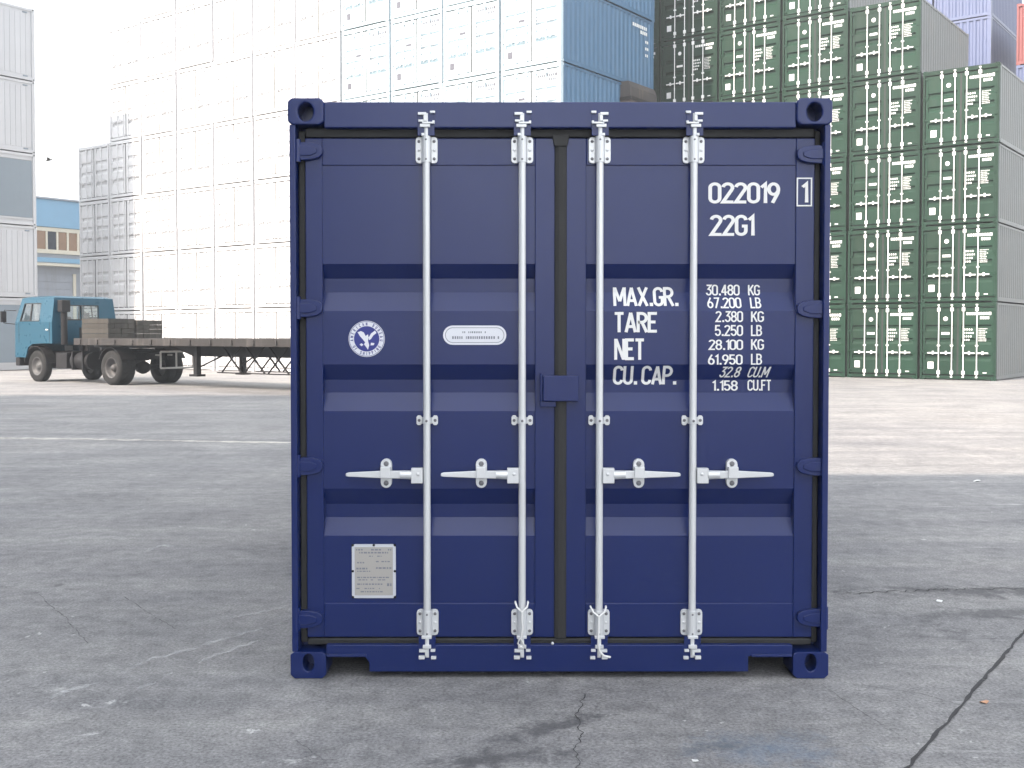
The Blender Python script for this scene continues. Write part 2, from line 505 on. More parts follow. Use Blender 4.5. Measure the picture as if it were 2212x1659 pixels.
def casting(mb, x0, x1, y0, y1, z0, z1, cx, cz, rx, rz, n=16, mi=0, deep=0.11):
    """corner fitting with an oval hole in its front"""
    rect, hole = [], []
    for k in range(n):
        t = 2 * math.pi * (k + 0.5) / n
        c, s = math.cos(t), math.sin(t)
        hole.append((cx + rx * c, cz + rz * s))
        m = max(abs(c), abs(s))
        ux, uz = c / m, s / m
        rect.append((cx + (x1 - cx if ux > 0 else cx - x0) * ux, cz + (z1 - cz if uz > 0 else cz - z0) * uz))
    v = [(p[0], y0, p[1]) for p in rect] + [(p[0], y0, p[1]) for p in hole] + [(p[0], y0 + deep, p[1]) for p in hole] + [(p[0], y1, p[1]) for p in rect]
    f = []
    for k in range(n):
        k2 = (k + 1) % n
        f += [(k, k2, n + k2, n + k), (n + k, n + k2, 2 * n + k2, 2 * n + k), (k2, k, 3 * n + k, 3 * n + k2)]
    f += [tuple(range(3 * n, 4 * n))]
    mb.add(v, f, mi)
    mb.add(v[2 * n:3 * n], [tuple(range(n))], mi)

# profile of the pressed door panels, top to bottom: (height, depth); 3 horizontal troughs
D_FRAME, D_OUT, D_IN = 0.052, 0.060, 0.104
prof_px = [(358, 0), (570, 0), (602, 1), (632, 1), (672, 0), (787, 0), (820, 1), (848, 1), (888, 0), (1055, 0), (1088, 1), (1117, 1), (1157, 0), (1302, 0)]
PROF = [(hz(p, D_IN if k else D_OUT), D_IN if k else D_OUT) for p, k in prof_px]

def depth_at(z):
    for (za, da), (zb, db) in zip(PROF[:-1], PROF[1:]):
        if zb <= z <= za:
            return da + (db - da) * (za - z) / (za - zb)
    return D_FRAME

def build_hero():
    P = M['hero']
    # corner fittings
    for sx in (-1, 1):
        for top in (1, 0):
            m = MB()
            z0, z1 = (HZ - 0.118, HZ) if top else (0.0, 0.120)
            xi, xo = sx * (HW - 0.160), sx * HW
            cx = sx * (HW - 0.080)
            cz = (HZ - 0.062) if top else 0.072
            rx, rz = (0.034, 0.041) if top else (0.026, 0.040)
            casting(m, min(xi, xo), max(xi, xo), 0, 0.178, z0, z1, cx, cz, rx, rz, 24)
            m.build('corner_casting', P, hero, 0.010, 3)
            m = MB()
            m.box(min(xi, xo), max(xi, xo), HL - 0.178, HL, z0, z1)
            m.build('corner_casting', P, hero, 0.008)
    # posts
    for sx in (-1, 1):
        m = MB()
        a, b = sx * (HW - 0.006), sx * (HW - 0.034)
        m.box(a, b, 0.006, 0.16, 0.119, HZ - 0.117)
        m.box(sx * (HW - 0.034), sx * (HW - 0.10), 0.115, 0.16, 0.119, HZ - 0.117)
        m.build('corner_post', P, hero, 0.004)
        m = MB()
        m.box(sx * (HW - 0.006), sx * (HW - 0.15), HL - 0.16, HL - 0.004, 0.119, HZ - 0.117)
        m.build('corner_post', P, hero, 0.004)
    # header with its lip, sill with fork cut-outs
    m = MB()
    zt, zl = HZ - 0.016, hz(276, 0.01)
    m.box(-HW + 0.159, HW - 0.159, 0.012, 0.10, zl, zt)
    m.box(-HW + 0.036, HW - 0.036, 0.076, 0.11, hz(296, 0.08), zl - 0.002)
    m.build('header', P, hero, 0.005)
    m = MB()
    zs, zb = hz(1393, 0.01), hz(1451, 0.01)
    zc = hz(1418, 0.01)
    xl, xr = hp(797, 1430, 0.01)[0], hp(1616, 1430, 0.01)[0]
    x0, x1 = -HW + 0.159, HW - 0.159
    m.prism([(x0, zs), (x0, zc), (xl - 0.02, zc), (xl, zc - 0.028), (xl, zb), (xr, zb), (xr, zc), (x1, zc), (x1, zs)], 'y', 0.012, 0.026)
    m.box(x0, x1, 0.026, 0.13, zc + 0.004, zs - 0.002)
    m.box(xl + 0.012, xr - 0.012, 0.026, 0.12, zb + 0.004, zc + 0.002)
    m.box(x0 + 0.004, xl - 0.012, 0.000, 0.012, zc, zc + 0.012)       # folded lip over the pockets
    m.box(xr + 0.012, x1 - 0.004, 0.000, 0.012, zc, zc + 0.012)
    m.build('sill', P, hero, 0.003)
    # dark seal round and between the doors
    xg0, xg1 = hp(660, 800)[0], hp(1757, 800)[0]
    ztop, zbot = hz(297), hz(1378)
    m = MB()
    m.box(-HW + 0.036, xg0 + 0.004, 0.062, 0.112, zbot - 0.02, ztop + 0.03)
    m.build('door_seal', M['rubber'], hero, 0.006)
    m = MB()
    m.box(xg1 - 0.004, HW - 0.036, 0.062, 0.112, zbot - 0.02, ztop + 0.03)
    m.build('door_seal', M['rubber'], hero, 0.006)
    m = MB()
    m.box(xg0 + 0.006, xg1 - 0.006, 0.050, 0.074, hz(297) - 0.002, hz(278))
    m.build('door_seal', M['rubber'], hero, 0.006)
    m = MB()
    m.box(xg0 + 0.006, xg1 - 0.006, 0.046, 0.112, hz(1391), zbot + 0.002)
    m.build('door_seal', M['rubber'], hero, 0.006)
    xc0, xc1 = hp(1197, 800)[0], hp(1223, 800)[0]
    m = MB()
    zt2, zb2 = hz(299), hz(1377)
    m.prism([(xc0, 0.046), (xc0 + 0.018, 0.040), (xc1 - 0.018, 0.040), (xc1, 0.046), (xc1, 0.11), (xc0, 0.11)], 'z', zb2, zt2 + 0.012)
    m.prism([(xc0 - 0.012, zt2 + 0.012), (xc0 - 0.002, zt2 - 0.04), (xc1 + 0.002, zt2 - 0.04), (xc1 + 0.012, zt2 + 0.012)], 'y', 0.036, 0.0455)
    m.build('centre_seal', M['rubber'], hero, 0.004)
    # shell behind the doors
    sw = side_wall_mesh(HL, HZ, HW, P)
    for sx in (-1, 1):
        w = link('side_wall', sw, hero)
        if sx < 0:
            w.rotation_euler = (0, 0, math.pi)
            w.location = (0, HL, 0)
    m = MB()
    m.box(-HW + 0.07, HW - 0.07, 0.12, HL - 0.03, HZ - 0.05, HZ - 0.022)
    m.build('roof', P, hero)
    m = MB()
    m.box(-HW + 0.07, HW - 0.07, 0.14, HL - 0.06, 0.12, 0.16)
    m.build('floor', P, hero)
    m = MB()
    m.box(-HW + 0.15, HW - 0.15, HL - 0.06, HL - 0.02, 0.10, HZ - 0.06)
    m.build('end_wall', P, hero)

    # the two doors
    doors = []
    for side, (pxa, pxb, qa, qb) in enumerate(((661, 1198, 698, 1155), (1222, 1756, 1265, 1715))):
        x0, x1 = hp(pxa, 800, D_FRAME)[0], hp(pxb, 800, D_FRAME)[0]
        a, b = hp(qa, 800, D_OUT)[0], hp(qb, 800, D_OUT)[0]
        zt, zb = hz(299, D_FRAME), hz(1376, D_FRAME)
        zr, zq = PROF[0][0], PROF[-1][0]
        m = MB()
        m.box(x0, a, D_FRAME, 0.112, zb, zt)
        m.box(b, x1, D_FRAME, 0.112, zb, zt)
        m.box(a, b, D_FRAME + 0.0012, 0.112, zr, zt)
        m.box(a, b, D_FRAME + 0.0012, 0.112, zb, zq)
        door = m.build('door', P, hero, 0.003)
        doors.append(door)
        m = MB()
        poly = [(d, z) for z, d in PROF]
        v, f = [], []
        for z, d in PROF:
            v += [(a, d, z), (b, d, z)]
        f = [(2 * i, 2 * i + 1, 2 * i + 3, 2 * i + 2) for i in range(len(PROF) - 1)]
        m.add(v, f)
        pn = m.build('door_panel', P, door, 0.007, 2)
        sd = pn.modifiers.new('thickness', 'SOLIDIFY')
        sd.thickness = 0.003
        sd.offset = 0
    left, right = doors
    # weld bead under the top rail and over the bottom rail
    # hinges: rounded lugs from the post over the door edge
    for side, (door, xs, ys) in enumerate(((left, (636, 696), (325, 665, 1007, 1338)), (right, (1788, 1722), (332, 667, 1008, 1335)))):
        for py in ys:
            xa, zc = hp(xs[0], py, 0.02)
            xb = hp(xs[1], py, 0.02)[0]
            s = 1 if xb > xa else -1
            w = abs(xb - xa)
            h = 0.042
            o = [(0, 0.6), (0.25, 0.92), (0.6, 0.88), (0.85, 0.70), (0.97, 0.40), (1.0, 0.0), (0.97, -0.40), (0.85, -0.72), (0.6, -0.92), (0.25, -1.0), (0, -0.8)]
            poly = [(xa + s * w * p, zc + h * q) for p, q in o]
            m = MB()
            m.prism(poly, 'y', 0.024, D_FRAME - 0.001)
            m.tube([(xa + s * 0.012, 0.028, zc - 0.05), (xa + s * 0.012, 0.028, zc + 0.05)], 0.014, 12)
            o2 = [(0.15, 0.5), (0.55, 0.48), (0.8, 0.2), (0.8, -0.25), (0.55, -0.55), (0.15, -0.55)]
            m.prism([(xa + s * w * p, zc + h * q) for p, q in o2], 'y', 0.019, 0.0245)
            m.build('hinge', P, door, 0.003)
    # bars
    bars = [(left, 922, 921, -1, (888, 913), 747, 833), (left, 1128, 1127, -1, (1095, 1120), 952, 1039),
            (right, 1296, 1293, 1, (1301, 1326), 1469, 1380), (right, 1499, 1494, 1, (1504, 1529), 1670, 1582)]
    for door, xt, xb, s, hub, tip, catch in bars:
        ya = 0.024
        tx, tz = hp(xt, 246, ya)
        bx, bz = hp(xb, 1418, ya)
        bx = tx = (tx + bx) / 2
        m = MB()
        m.tube([(tx, ya, bz), (tx, ya, tz)], 0.0163, 16)
        m.build('locking_bar', M['zinc'], door)
        px = (xt + xb) / 2
        for (y0, y1) in ((296, 353), (1316, 1372)):
            zt, zb = hz(y0, 0.04), hz(y1, 0.04)
            m = MB()
            w = 0.049
            for q in (-1, 1):                      # flanges with rounded outer corners
                xi, xo = tx + q * 0.022, tx + q * w
                c = 0.014
                poly = [(xi, zt), (xo - q * c, zt), (xo - q * c * 0.3, zt - c * 0.3), (xo, zt - c), (xo, zb + c), (xo - q * c * 0.3, zb + c * 0.3), (xo - q * c, zb), (xi, zb)]
                m.prism(poly, 'y', 0.040, D_FRAME + 0.0005)
                for t in (0.17, 0.5, 0.83):
                    m.lathe_y([(0.0, 0.0345), (0.006, 0.035), (0.0075, 0.0405)], 8, (tx + q * 0.034, 0, zb + (zt - zb) * t), 1 if t != 0.5 else 0)
            arc = []
            for k in range(9):                     # saddle over the bar
                t = math.pi * k / 8
                arc.append((tx - 0.0225 * math.cos(t), 0.030 - 0.0245 * math.sin(t)))
            poly = [(tx - 0.0225, 0.0505)] + arc + [(tx + 0.0225, 0.0505)]
            m.prism(poly, 'z', zb + 0.001, zt - 0.001)
            for t in (0.12, 0.86):
                m.lathe_y([(0.0, 0.0042), (0.0045, 0.0046), (0.0052, 0.008)], 8, (tx, 0, zb + (zt - zb) * t), 1)
            m.build('bar_guide', [M['zinc'], M['zinc_dark']], door, 0.0015)
        # small middle guide
        zc = hz(908, 0.04)
        m = MB()
        for q in (-1, 1):
            xi, xo = tx + q * 0.014, tx + q * 0.048
            m.prism([(xi, zc + 0.012), (xi + q * 0.010, zc + 0.014), (xi + q * 0.016, zc + 0.022), (xo - q * 0.006, zc + 0.022), (xo, zc + 0.015), (xo, zc - 0.015), (xo - q * 0.006, zc - 0.022), (xi + q * 0.016, zc - 0.022), (xi + q * 0.010, zc - 0.014), (xi, zc - 0.012)], 'y', 0.041, D_FRAME + 0.0025)
            m.lathe_y([(0.0, 0.0355), (0.006, 0.036), (0.0075, 0.0415)], 8, (tx + q * 0.036, 0, zc), 1)
        m.tube([(tx, ya, zc - 0.013), (tx, ya, zc + 0.013)], 0.0215, 14)
        m.lathe_y([(0.0, -0.0015), (0.0055, -0.001), (0.006, 0.004)], 8, (tx, 0, zc), 1)
        m.build('bar_guide', [M['zinc'], M['zinc_dark']], door, 0.0012)
        # cams and keepers, top and bottom
        for top in (True, False):
            def q(dx, py):
                return tx - s * dx * 0.00206, hz(py, 0.005)
            m = MB()
            def bar(dx0, y0, dx1, y1, ya0=-0.004, ya1=0.012):
                xA, zA = q(dx0, y0)
                xB, zB = q(dx1, y1)
                m.box(xA, xB, ya0, ya1, zA, zB)
            if top:
                bar(-17, 243, 1, 249)
                bar(-5, 249, 2, 262)
                bar(-16, 259, -5, 264)
                bar(9, 240, 20, 245)
                bar(-8, 264, 17, 268, -0.006, 0.012)
                bar(-13, 268, 9, 275, -0.002, 0.012)
                bar(14, 261, 19, 268)
                bar(-10, 287, -3, 293, 0.006, 0.03)
            else:
                bar(-17, 1402, 2, 1408)
                bar(-4, 1408, 2, 1416)
                bar(-18, 1416, -5, 1423)
                bar(8, 1402, 18, 1407)
                bar(9, 1417, 20, 1423)
                bar(-9, 1393, 9, 1400, -0.004, 0.012)
                bar(-12, 1374, 10, 1380, 0.004, 0.03)
            z0, z1 = (hz(293, 0.01), hz(241, 0.01)) if top else (hz(1422, 0.01), hz(1375, 0.01))
            m.box(tx - 0.038, tx + 0.038, 0.0105, 0.0135, z0, z1, 1)
            m.build('bar_cam', [M['zinc'], M['hero']], door, 0.003)
        # handle with its hub and catch
        x0, zc = hp(hub[0], 1027, 0.02)
        x1 = hp(hub[1], 1027, 0.02)[0]
        xtip = hp(tip, 1025, 0.02)[0]
        xh = x0 if s < 0 else x1
        m = MB()
        m.box(x0, x1, 0.002, 0.040, zc - 0.034, zc + 0.034)
        m.tube([(xh + s * -0.002, 0.018, zc + 0.003), (xh + s * 0.05, 0.018, zc + 0.004)], [0.021, 0.019], 10)
        zz = zc + 0.004
        pl = [(xh + s * 0.03, zz + 0.018), (xh + s * 0.14, zz + 0.017), (xtip - s * 0.012, zz + 0.010), (xtip, zz + 0.006), (xtip, zz - 0.006), (xtip - s * 0.012, zz - 0.009), (xh + s * 0.14, zz - 0.015), (xh + s * 0.03, zz - 0.018)]
        m.prism(pl, 'y', 0.010, 0.026)
        m.lathe_y([(0.0, -0.003), (0.007, -0.002), (0.0085, 0.003)], 10, (x0 + (x1 - x0) * (0.6 if s < 0 else 0.4), 0, zc + 0.008))
        m.build('handle', M['zinc'], door, 0.003)
        xc, _ = hp(catch, 1023, 0.02)
        m = MB()
        zt, zb = hz(992, 0.02), hz(1055, 0.02)
        r = 0.025
        poly = []
        for k in range(9):
            t = math.pi * k / 8
            poly.append((xc + r * math.cos(t), zt - r + r * math.sin(t)))
        for k in range(9):
            t = math.pi + math.pi * k / 8
            poly.append((xc + r * math.cos(t), zb + r + r * math.sin(t)))
        m.prism(poly, 'y', 0.034, D_OUT + 0.001)
        m.box(xc - 0.022, xc + 0.022, -0.002, 0.010, zc - 0.010, zc + 0.040)
        m.box(xc - 0.022, xc + 0.022, 0.010, 0.034, zc + 0.026, zc + 0.040)
        for zz2 in (zt - 0.022, zb + 0.022):
            m.lathe_y([(0.0, 0.029), (0.010, 0.030), (0.012, 0.0345)], 10, (xc, 0, zz2), 1)
        m.build('handle_catch', [M['zinc'], M['zinc_dark']], door, 0.002)
    # overlap plate in the middle, in front of the seal
    m = MB()
    xa, za = hp(1173, 812, 0.0)
    xb, zb = hp(1250, 867, 0.0)
    m.box(xa, xb, 0.010, 0.0395, zb, za)
    xa2, za2 = hp(1166, 806, 0.04)
    xb2, zb2 = hp(1200, 879, 0.04)
    m.box(xa2, xb2, 0.028, D_FRAME - 0.0005, zb2, zb - 0.001)
    m.box(xa2, xa - 0.0015, 0.020, D_FRAME - 0.0005, zb - 0.001, za2)
    m.build('lock_box', M['hero'], right, 0.003)
    return left, right

def side_wall_mesh(L, H, hw, mat, depth=0.036, xface=None):
    """corrugated long wall on the +x side, with top and bottom hidden behind the rails"""
    m = MB()
    pitch = 0.278
    n = int((L - 0.36) / pitch)
    y = (L - n * pitch) / 2
    pts = [(hw - 0.016, 0.15)]
    for k in range(n):
        y0 = y + k * pitch
        pts += [(hw - 0.016, y0), (hw - 0.016, y0 + 0.072), (hw - 0.016 - depth, y0 + 0.140), (hw - 0.016 - depth, y0 + 0.210)]
    pts += [(hw - 0.016, y + n * pitch), (hw - 0.016, L - 0.15)]
    v, f = [], []
    for x, yy in pts:
        v += [(x, yy, 0.10), (x, yy, H - 0.05)]
    f = [(2 * i, 2 * i + 2, 2 * i + 3, 2 * i + 1) for i in range(len(pts) - 1)]
    m.add(v, f)
    m.box(hw - 0.008, hw - 0.06, 0.179, L - 0.179, 0.03, 0.16)
    m.box(hw - 0.008, hw - 0.06, 0.179, L - 0.179, H - 0.085, H - 0.02)
    return m.mesh('side_wall', mat)

left_door, right_door = build_hero()

# ------------------------------------------------------------------ lettering: stroke font
def arc(cx, cy, rx, ry, a0, a1, n=10):
    return [(cx + rx * math.cos(R(a0 + (a1 - a0) * k / n)), cy + ry * math.sin(R(a0 + (a1 - a0) * k / n))) for k in range(n + 1)]
W_ = 0.42
r_ = 0.21
def glyph(ch):
    """list of (closed, points); cap height 1"""
    if ch in '0O': return W_, [(1, arc(r_, 1 - r_, r_, r_, 0, 180) + arc(r_, r_, r_, r_, 180, 360))]
    if ch == '1': return 0.17, [(0, [(-0.01, 0.80), (0.17, 1.0), (0.17, -0.06)])]
    if ch == '2': return W_, [(0, arc(r_, 1 - r_, r_, r_, 172, -30) + [(0.0, 0.0), (W_ + 0.04, 0.0)])]
    if ch == '3': return W_, [(0, [(0.02, 1.0), (W_, 1.0), (0.17, 0.60)] + arc(r_, 0.29, r_, 0.29, 80, -165))]
    if ch == '4': return W_, [(0, [(0.30, -0.06), (0.30, 1.06)]), (0, [(0.28, 1.03), (0.0, 0.28)]), (0, [(-0.04, 0.28), (W_ + 0.05, 0.28)])]
    if ch == '5': return W_, [(0, [(W_ - 0.02, 1.0), (0.04, 1.0), (0.02, 0.55)] + arc(r_, 0.30, r_, 0.30, 100, -165))]
    if ch == '6': return W_, [(1, arc(r_, 0.29, r_, 0.29, 0, 360, 18)), (0, [(0.0, 0.33), (0.03, 0.52), (0.26, 1.05)])]
    if ch == '7': return W_, [(0, [(0.0, 1.0), (W_, 1.0), (0.12, -0.06)])]
    if ch == '8': return W_, [(1, arc(r_, 0.26, r_, 0.26, 0, 360, 18)), (1, arc(r_, 0.76, r_ - 0.02, 0.24, 0, 360, 18))]
    if ch == '9': return W_, [(1, arc(r_, 0.71, r_, 0.29, 0, 360, 18)), (0, [(W_, 0.67), (W_ - 0.03, 0.48), (0.16, -0.05)])]
    if ch == 'A': return 0.48, [(0, [(0.0, -0.06), (0.24, 1.04)]), (0, [(0.24, 1.04), (0.48, -0.06)]), (0, [(0.08, 0.26), (0.40, 0.26)])]
    if ch == 'B': return W_, [(1, [(0.0, 0.0), (0.0, 1.0)] + arc(0.2, 0.76, 0.19, 0.24, 90, -90, 8) + arc(0.2, 0.26, 0.22, 0.26, 90, -90, 8)), (0, [(0.0, 0.52), (0.22, 0.52)])]
    if ch == 'C': return W_, [(0, arc(r_, 1 - r_, r_, r_, 0, 180) + arc(r_, r_, r_, r_, 180, 360))]
    if ch == 'D': return W_, [(1, [(0.0, 0.0), (0.0, 1.0)] + arc(0.16, 0.74, 0.26, 0.26, 90, 0, 6) + arc(0.16, 0.26, 0.26, 0.26, 0, -90, 6))]
    if ch == 'E': return 0.36, [(0, [(0.40, 1.0), (0.0, 1.0), (0.0, 0.0), (0.40, 0.0)]), (0, [(0.0, 0.52), (0.33, 0.52)])]
    if ch == 'F': return 0.36, [(0, [(0.40, 1.0), (0.0, 1.0), (0.0, -0.06)]), (0, [(0.0, 0.52), (0.33, 0.52)])]
    if ch == 'G': return W_, [(0, arc(r_, 1 - r_, r_, r_, 0, 180) + arc(r_, r_, r_, r_, 180, 360) + [(W_, 0.46), (0.24, 0.46)])]
    if ch == 'H': return W_, [(0, [(0, -0.06), (0, 1.06)]), (0, [(W_, -0.06), (W_, 1.06)]), (0, [(0, 0.52), (W_, 0.52)])]
    if ch == 'I': return 0.02, [(0, [(0.01, -0.06), (0.01, 1.06)])]
    if ch == 'K': return W_, [(0, [(0, -0.06), (0, 1.06)]), (0, [(W_, 1.06), (0.03, 0.42)]), (0, [(0.15, 0.60), (W_ + 0.02, -0.06)])]
    if ch == 'L': return 0.36, [(0, [(0.0, 1.06), (0.0, 0.0), (0.40, 0.0)])]
    if ch == 'M': return 0.56, [(0, [(0, -0.06), (0, 1.06)]), (0, [(0.02, 1.04), (0.28, 0.22)]), (0, [(0.28, 0.22), (0.54, 1.04)]), (0, [(0.56, 1.06), (0.56, -0.06)])]
    if ch == 'N': return W_ + 0.02, [(0, [(0, -0.06), (0, 1.06)]), (0, [(0.02, 1.03), (W_, -0.03)]), (0, [(W_ + 0.02, -0.06), (W_ + 0.02, 1.06)])]
    if ch == 'P': return W_, [(0, [(0.0, -0.06), (0.0, 1.0)] + arc(0.18, 0.74, 0.24, 0.26, 90, -90, 10) + [(0.0, 0.48)])]
    if ch == 'R': return W_, [(0, [(0.0, -0.06), (0.0, 1.0)] + arc(0.18, 0.75, 0.24, 0.25, 90, -90, 10) + [(0.0, 0.50)]), (0, [(0.20, 0.50), (W_ + 0.02, -0.06)])]
    if ch == 'S': return W_, [(0, arc(r_, 0.76, r_, 0.24, 10, 180, 8) + [(0.05, 0.60), (0.37, 0.42)] + arc(r_, 0.24, r_, 0.24, 0, -170, 8))]
    if ch == 'T': return W_, [(0, [(-0.02, 1.0), (W_ + 0.02, 1.0)]), (0, [(r_, 1.0), (r_, -0.06)])]
    if ch == 'U': return W_, [(0, [(0, 1.06)] + arc(r_, r_, r_, r_, 180, 360) + [(W_, 1.06)])]
    if ch == 'X': return 0.46, [(0, [(0, -0.06), (0.46, 1.06)]), (0, [(0, 1.06), (0.46, -0.06)])]
    if ch == '.': return 0.16, [(0, [(0.08, -0.07), (0.08, 0.13)])]
    return 0.06, []

def stroke_faces(pts, closed, t):
    n = len(pts)
    L, Rr = [], []
    for i in range(n):
        a = pts[i - 1] if (closed or i > 0) else pts[i]
        b = pts[(i + 1) % n] if (closed or i < n - 1) else pts[i]
        d1 = Vector((pts[i][0] - a[0], pts[i][1] - a[1]))
        d2 = Vector((b[0] - pts[i][0], b[1] - pts[i][1]))
        if d1.length < 1e-6: d1 = d2
        if d2.length < 1e-6: d2 = d1
        d1.normalize(); d2.normalize()
        n1, n2 = Vector((-d1.y, d1.x)), Vector((-d2.y, d2.x))
        mm = n1 + n2
        if mm.length < 0.25:
            mm = n1
        mm.normalize()
        k = min(2.2, 1 / max(0.35, mm.dot(n1)))
        o = mm * t * k
        L.append((pts[i][0] + o.x, pts[i][1] + o.y))
        Rr.append((pts[i][0] - o.x, pts[i][1] - o.y))
    v = L + Rr
    f = [(i, (i + 1) % n, n + (i + 1) % n, n + i) for i in range(n if closed else n - 1)]
    return v, f

def text_layout(s, t=0.068, gap=0.15):
    V, Fc = [], []
    x = 0
    lay = 0
    for ch in s:
        w, strokes = glyph(ch)
        for closed, pts in strokes:
            v, f = stroke_faces([(p[0] + x, p[1]) for p in pts], closed, t * 1.15 if ch == '.' else t)
            o = len(V)
            V += [(p[0], p[1], lay) for p in v]
            lay = (lay + 1) % 4
            Fc += [tuple(i + o for i in q) for q in f]
        x += w + (gap if ch != '.' else gap * 0.8)
    return V, Fc

def hero_text(s, x0, x1, yt, yb, t=0.082, name='lettering', parent=None, depth=None, slant=0.0, gap=0.15):
    V, Fc = text_layout(s, t, gap)
    mnx, mxx = min(v[0] for v in V), max(v[0] for v in V)
    mny, mxy = min(v[1] for v in V), max(v[1] for v in V)
    bm = bmesh.new()
    vv = []
    for (x, y, ly) in V:
        px = x0 + (x - mnx) / (mxx - mnx) * (x1 - x0) + slant * (y - 0.5) * (yb - yt)
        py = yb - (y - mny) / (mxy - mny) * (yb - yt)
        u, z = hp(px, py, D_OUT)
        vv.append(bm.verts.new((u, ly * 0.0004, z)))
    for q in Fc:
        try:
            bm.faces.new([vv[i] for i in q])
        except ValueError:
            pass
    if depth is None:
        for z, d in PROF:
            bmesh.ops.bisect_plane(bm, geom=bm.verts[:] + bm.edges[:] + bm.faces[:], plane_co=(0, 0, z), plane_no=(0, 0, 1))
    for v in bm.verts:
        v.co.y = -v.co.y + (depth_at(v.co.z) if depth is None else depth) - 0.0042
    bm.normal_update()
    for fc in bm.faces:
        if fc.normal.y > 0:
            fc.normal_flip()
    me = bpy.data.meshes.new(name)
    bm.to_mesh(me)
    bm.free()
    me.materials.append(M['letter'])
    return link(name, me, parent or right_door)

hero_text('022019', 1529, 1684, 391, 440)
hero_text('22G1', 1529, 1629, 461, 510)
hero_text('1', 1729, 1744, 391, 438, depth=D_FRAME + 0.001)
m = MB()                                           # frame round the check digit
fx0, fz0 = hp(1720, 384, D_FRAME); fx1, fz1 = hp(1753, 446, D_FRAME)
t = 0.006
yy0, yy1 = D_FRAME - 0.003, D_FRAME - 0.001
for a in ((fx0, fx1, fz0 - t, fz0), (fx0, fx1, fz1, fz1 + t), (fx0, fx0 + t, fz1 + t + .0002, fz0 - t - .0002), (fx1 - t, fx1, fz1 + t + .0002, fz0 - t - .0002)):
    m.box(a[0], a[1], yy0, yy1, a[2], a[3])
m.build('digit_frame', M['letter'], right_door)
hero_text('MAX.GR.', 1325, 1466, 619, 662)
hero_text('TARE', 1327, 1418, 674, 719)
hero_text('NET', 1326, 1390, 731, 778)
hero_text('CU. CAP.', 1325, 1463, 790, 832)
for i, (a, xa, xb, b, xc, xd, yc, sl) in enumerate((
        ('30.480', 1527, 1601, 'KG', 1619, 1645, 626, 0), ('67.200', 1528, 1602, 'LB', 1621, 1645, 654, 0),
        ('2.380', 1543, 1604, 'KG', 1621, 1649, 684, 0), ('5.250', 1543, 1604, 'LB', 1621, 1645, 714, 0),
        ('28.100', 1528, 1604, 'KG', 1621, 1649, 744, 0), ('61.950', 1528, 1603, 'LB', 1621, 1645, 776, 0),
        ('32.8', 1557, 1601, 'CU.M', 1618, 1663, 804, 0.22), ('1.158', 1541, 1597, 'CU.FT', 1618, 1669, 833, 0))):
    hero_text(a, xa, xb, yc - 12, yc + 12, 0.076, slant=sl)
    hero_text(b, xc, xd, yc - 12, yc + 12, 0.076, slant=sl)

# round emblem on the left door
def disc(m, cx, cz, r, y, n=40, mi=0, r0=0.0):
    if r0 == 0:
        m.add([(cx + r * math.cos(2 * math.pi * k / n), y, cz + r * math.sin(2 * math.pi * k / n)) for k in range(n)], [tuple(range(n))], mi)
    else:
        v = [(cx + q * math.cos(2 * math.pi * k / n), y, cz + q * math.sin(2 * math.pi * k / n)) for q in (r, r0) for k in range(n)]
        m.add(v, [(k, (k + 1) % n, n + (k + 1) % n, n + k) for k in range(n)], mi)

def flat(m, pts, y, mi=0):
    m.add([(p[0], y, p[1]) for p in pts], [tuple(range(len(pts)))], mi)

ex, ez = hp(792, 732, D_OUT)
er = 0.0815
yb = D_OUT - 0.004
m = MB()
disc(m, ex, ez, er, yb, 48, 0)
disc(m, ex, ez, er * 0.70, yb - 0.0006, 48, 1)
disc(m, ex, ez, er * 0.97, yb - 0.0006, 48, 1, er * 0.945)
def ring_text(s, a0, a1, rad, h, out=True):
    n = len(s)
    for i, ch in enumerate(s):
        a = a0 + (a1 - a0) * (i / (n - 1))
        w, strokes = glyph(ch)
        ca, sa = math.cos(R(a)), math.sin(R(a))
        for closed, pts in strokes:
            v, f = stroke_faces(pts, closed, 0.10)
            lay2 = strokes.index((closed, pts)) * 0.0002
            vv = []
            for (x, y) in v:
                tx, ty = (x - w / 2) * h * 0.9, (y - 0.5) * h
                if out:
                    X = ca * (rad + ty) + sa * tx
                    Z = sa * (rad + ty) - ca * tx
                else:
                    X = ca * (rad - ty) - sa * tx
                    Z = sa * (rad - ty) + ca * tx
                vv.append((ex + X, yb - 0.0009 - lay2, ez + Z))
            m.add(vv, f, 1)
ring_text('AMERICAN BUREAU', 186, -6, er * 0.82, er * 0.15)
ring_text('OF SHIPPING', 212, 328, er * 0.82, er * 0.15, False)
E = er * 0.70
eagle = [
    [(-0.72, 0.52), (-0.45, 0.62), (-0.22, 0.50), (-0.08, 0.22), (0.02, -0.05), (-0.12, -0.28), (-0.32, -0.02), (-0.52, 0.20)],
    [(-0.08, 0.22), (0.10, 0.36), (0.16, 0.10), (0.10, -0.12), (0.20, -0.50), (0.10, -0.86), (-0.06, -0.62), (-0.22, -0.42), (-0.12, -0.28), (0.02, -0.05)],
    [(0.16, 0.10), (0.34, 0.42), (0.66, 0.66), (0.78, 0.46), (0.52, 0.26), (0.34, -0.02), (0.18, -0.10)],
    [(-0.42, -0.34), (-0.26, -0.46), (-0.40, -0.58), (-0.56, -0.46)],
    [(0.34, -0.30), (0.62, -0.34), (0.56, -0.50), (0.30, -0.52)],
]
for i, pg in enumerate(eagle):
    flat(m, [(ex + p[0] * E, ez + p[1] * E) for p in pg], yb - 0.0010 - i * 0.0002, 0)
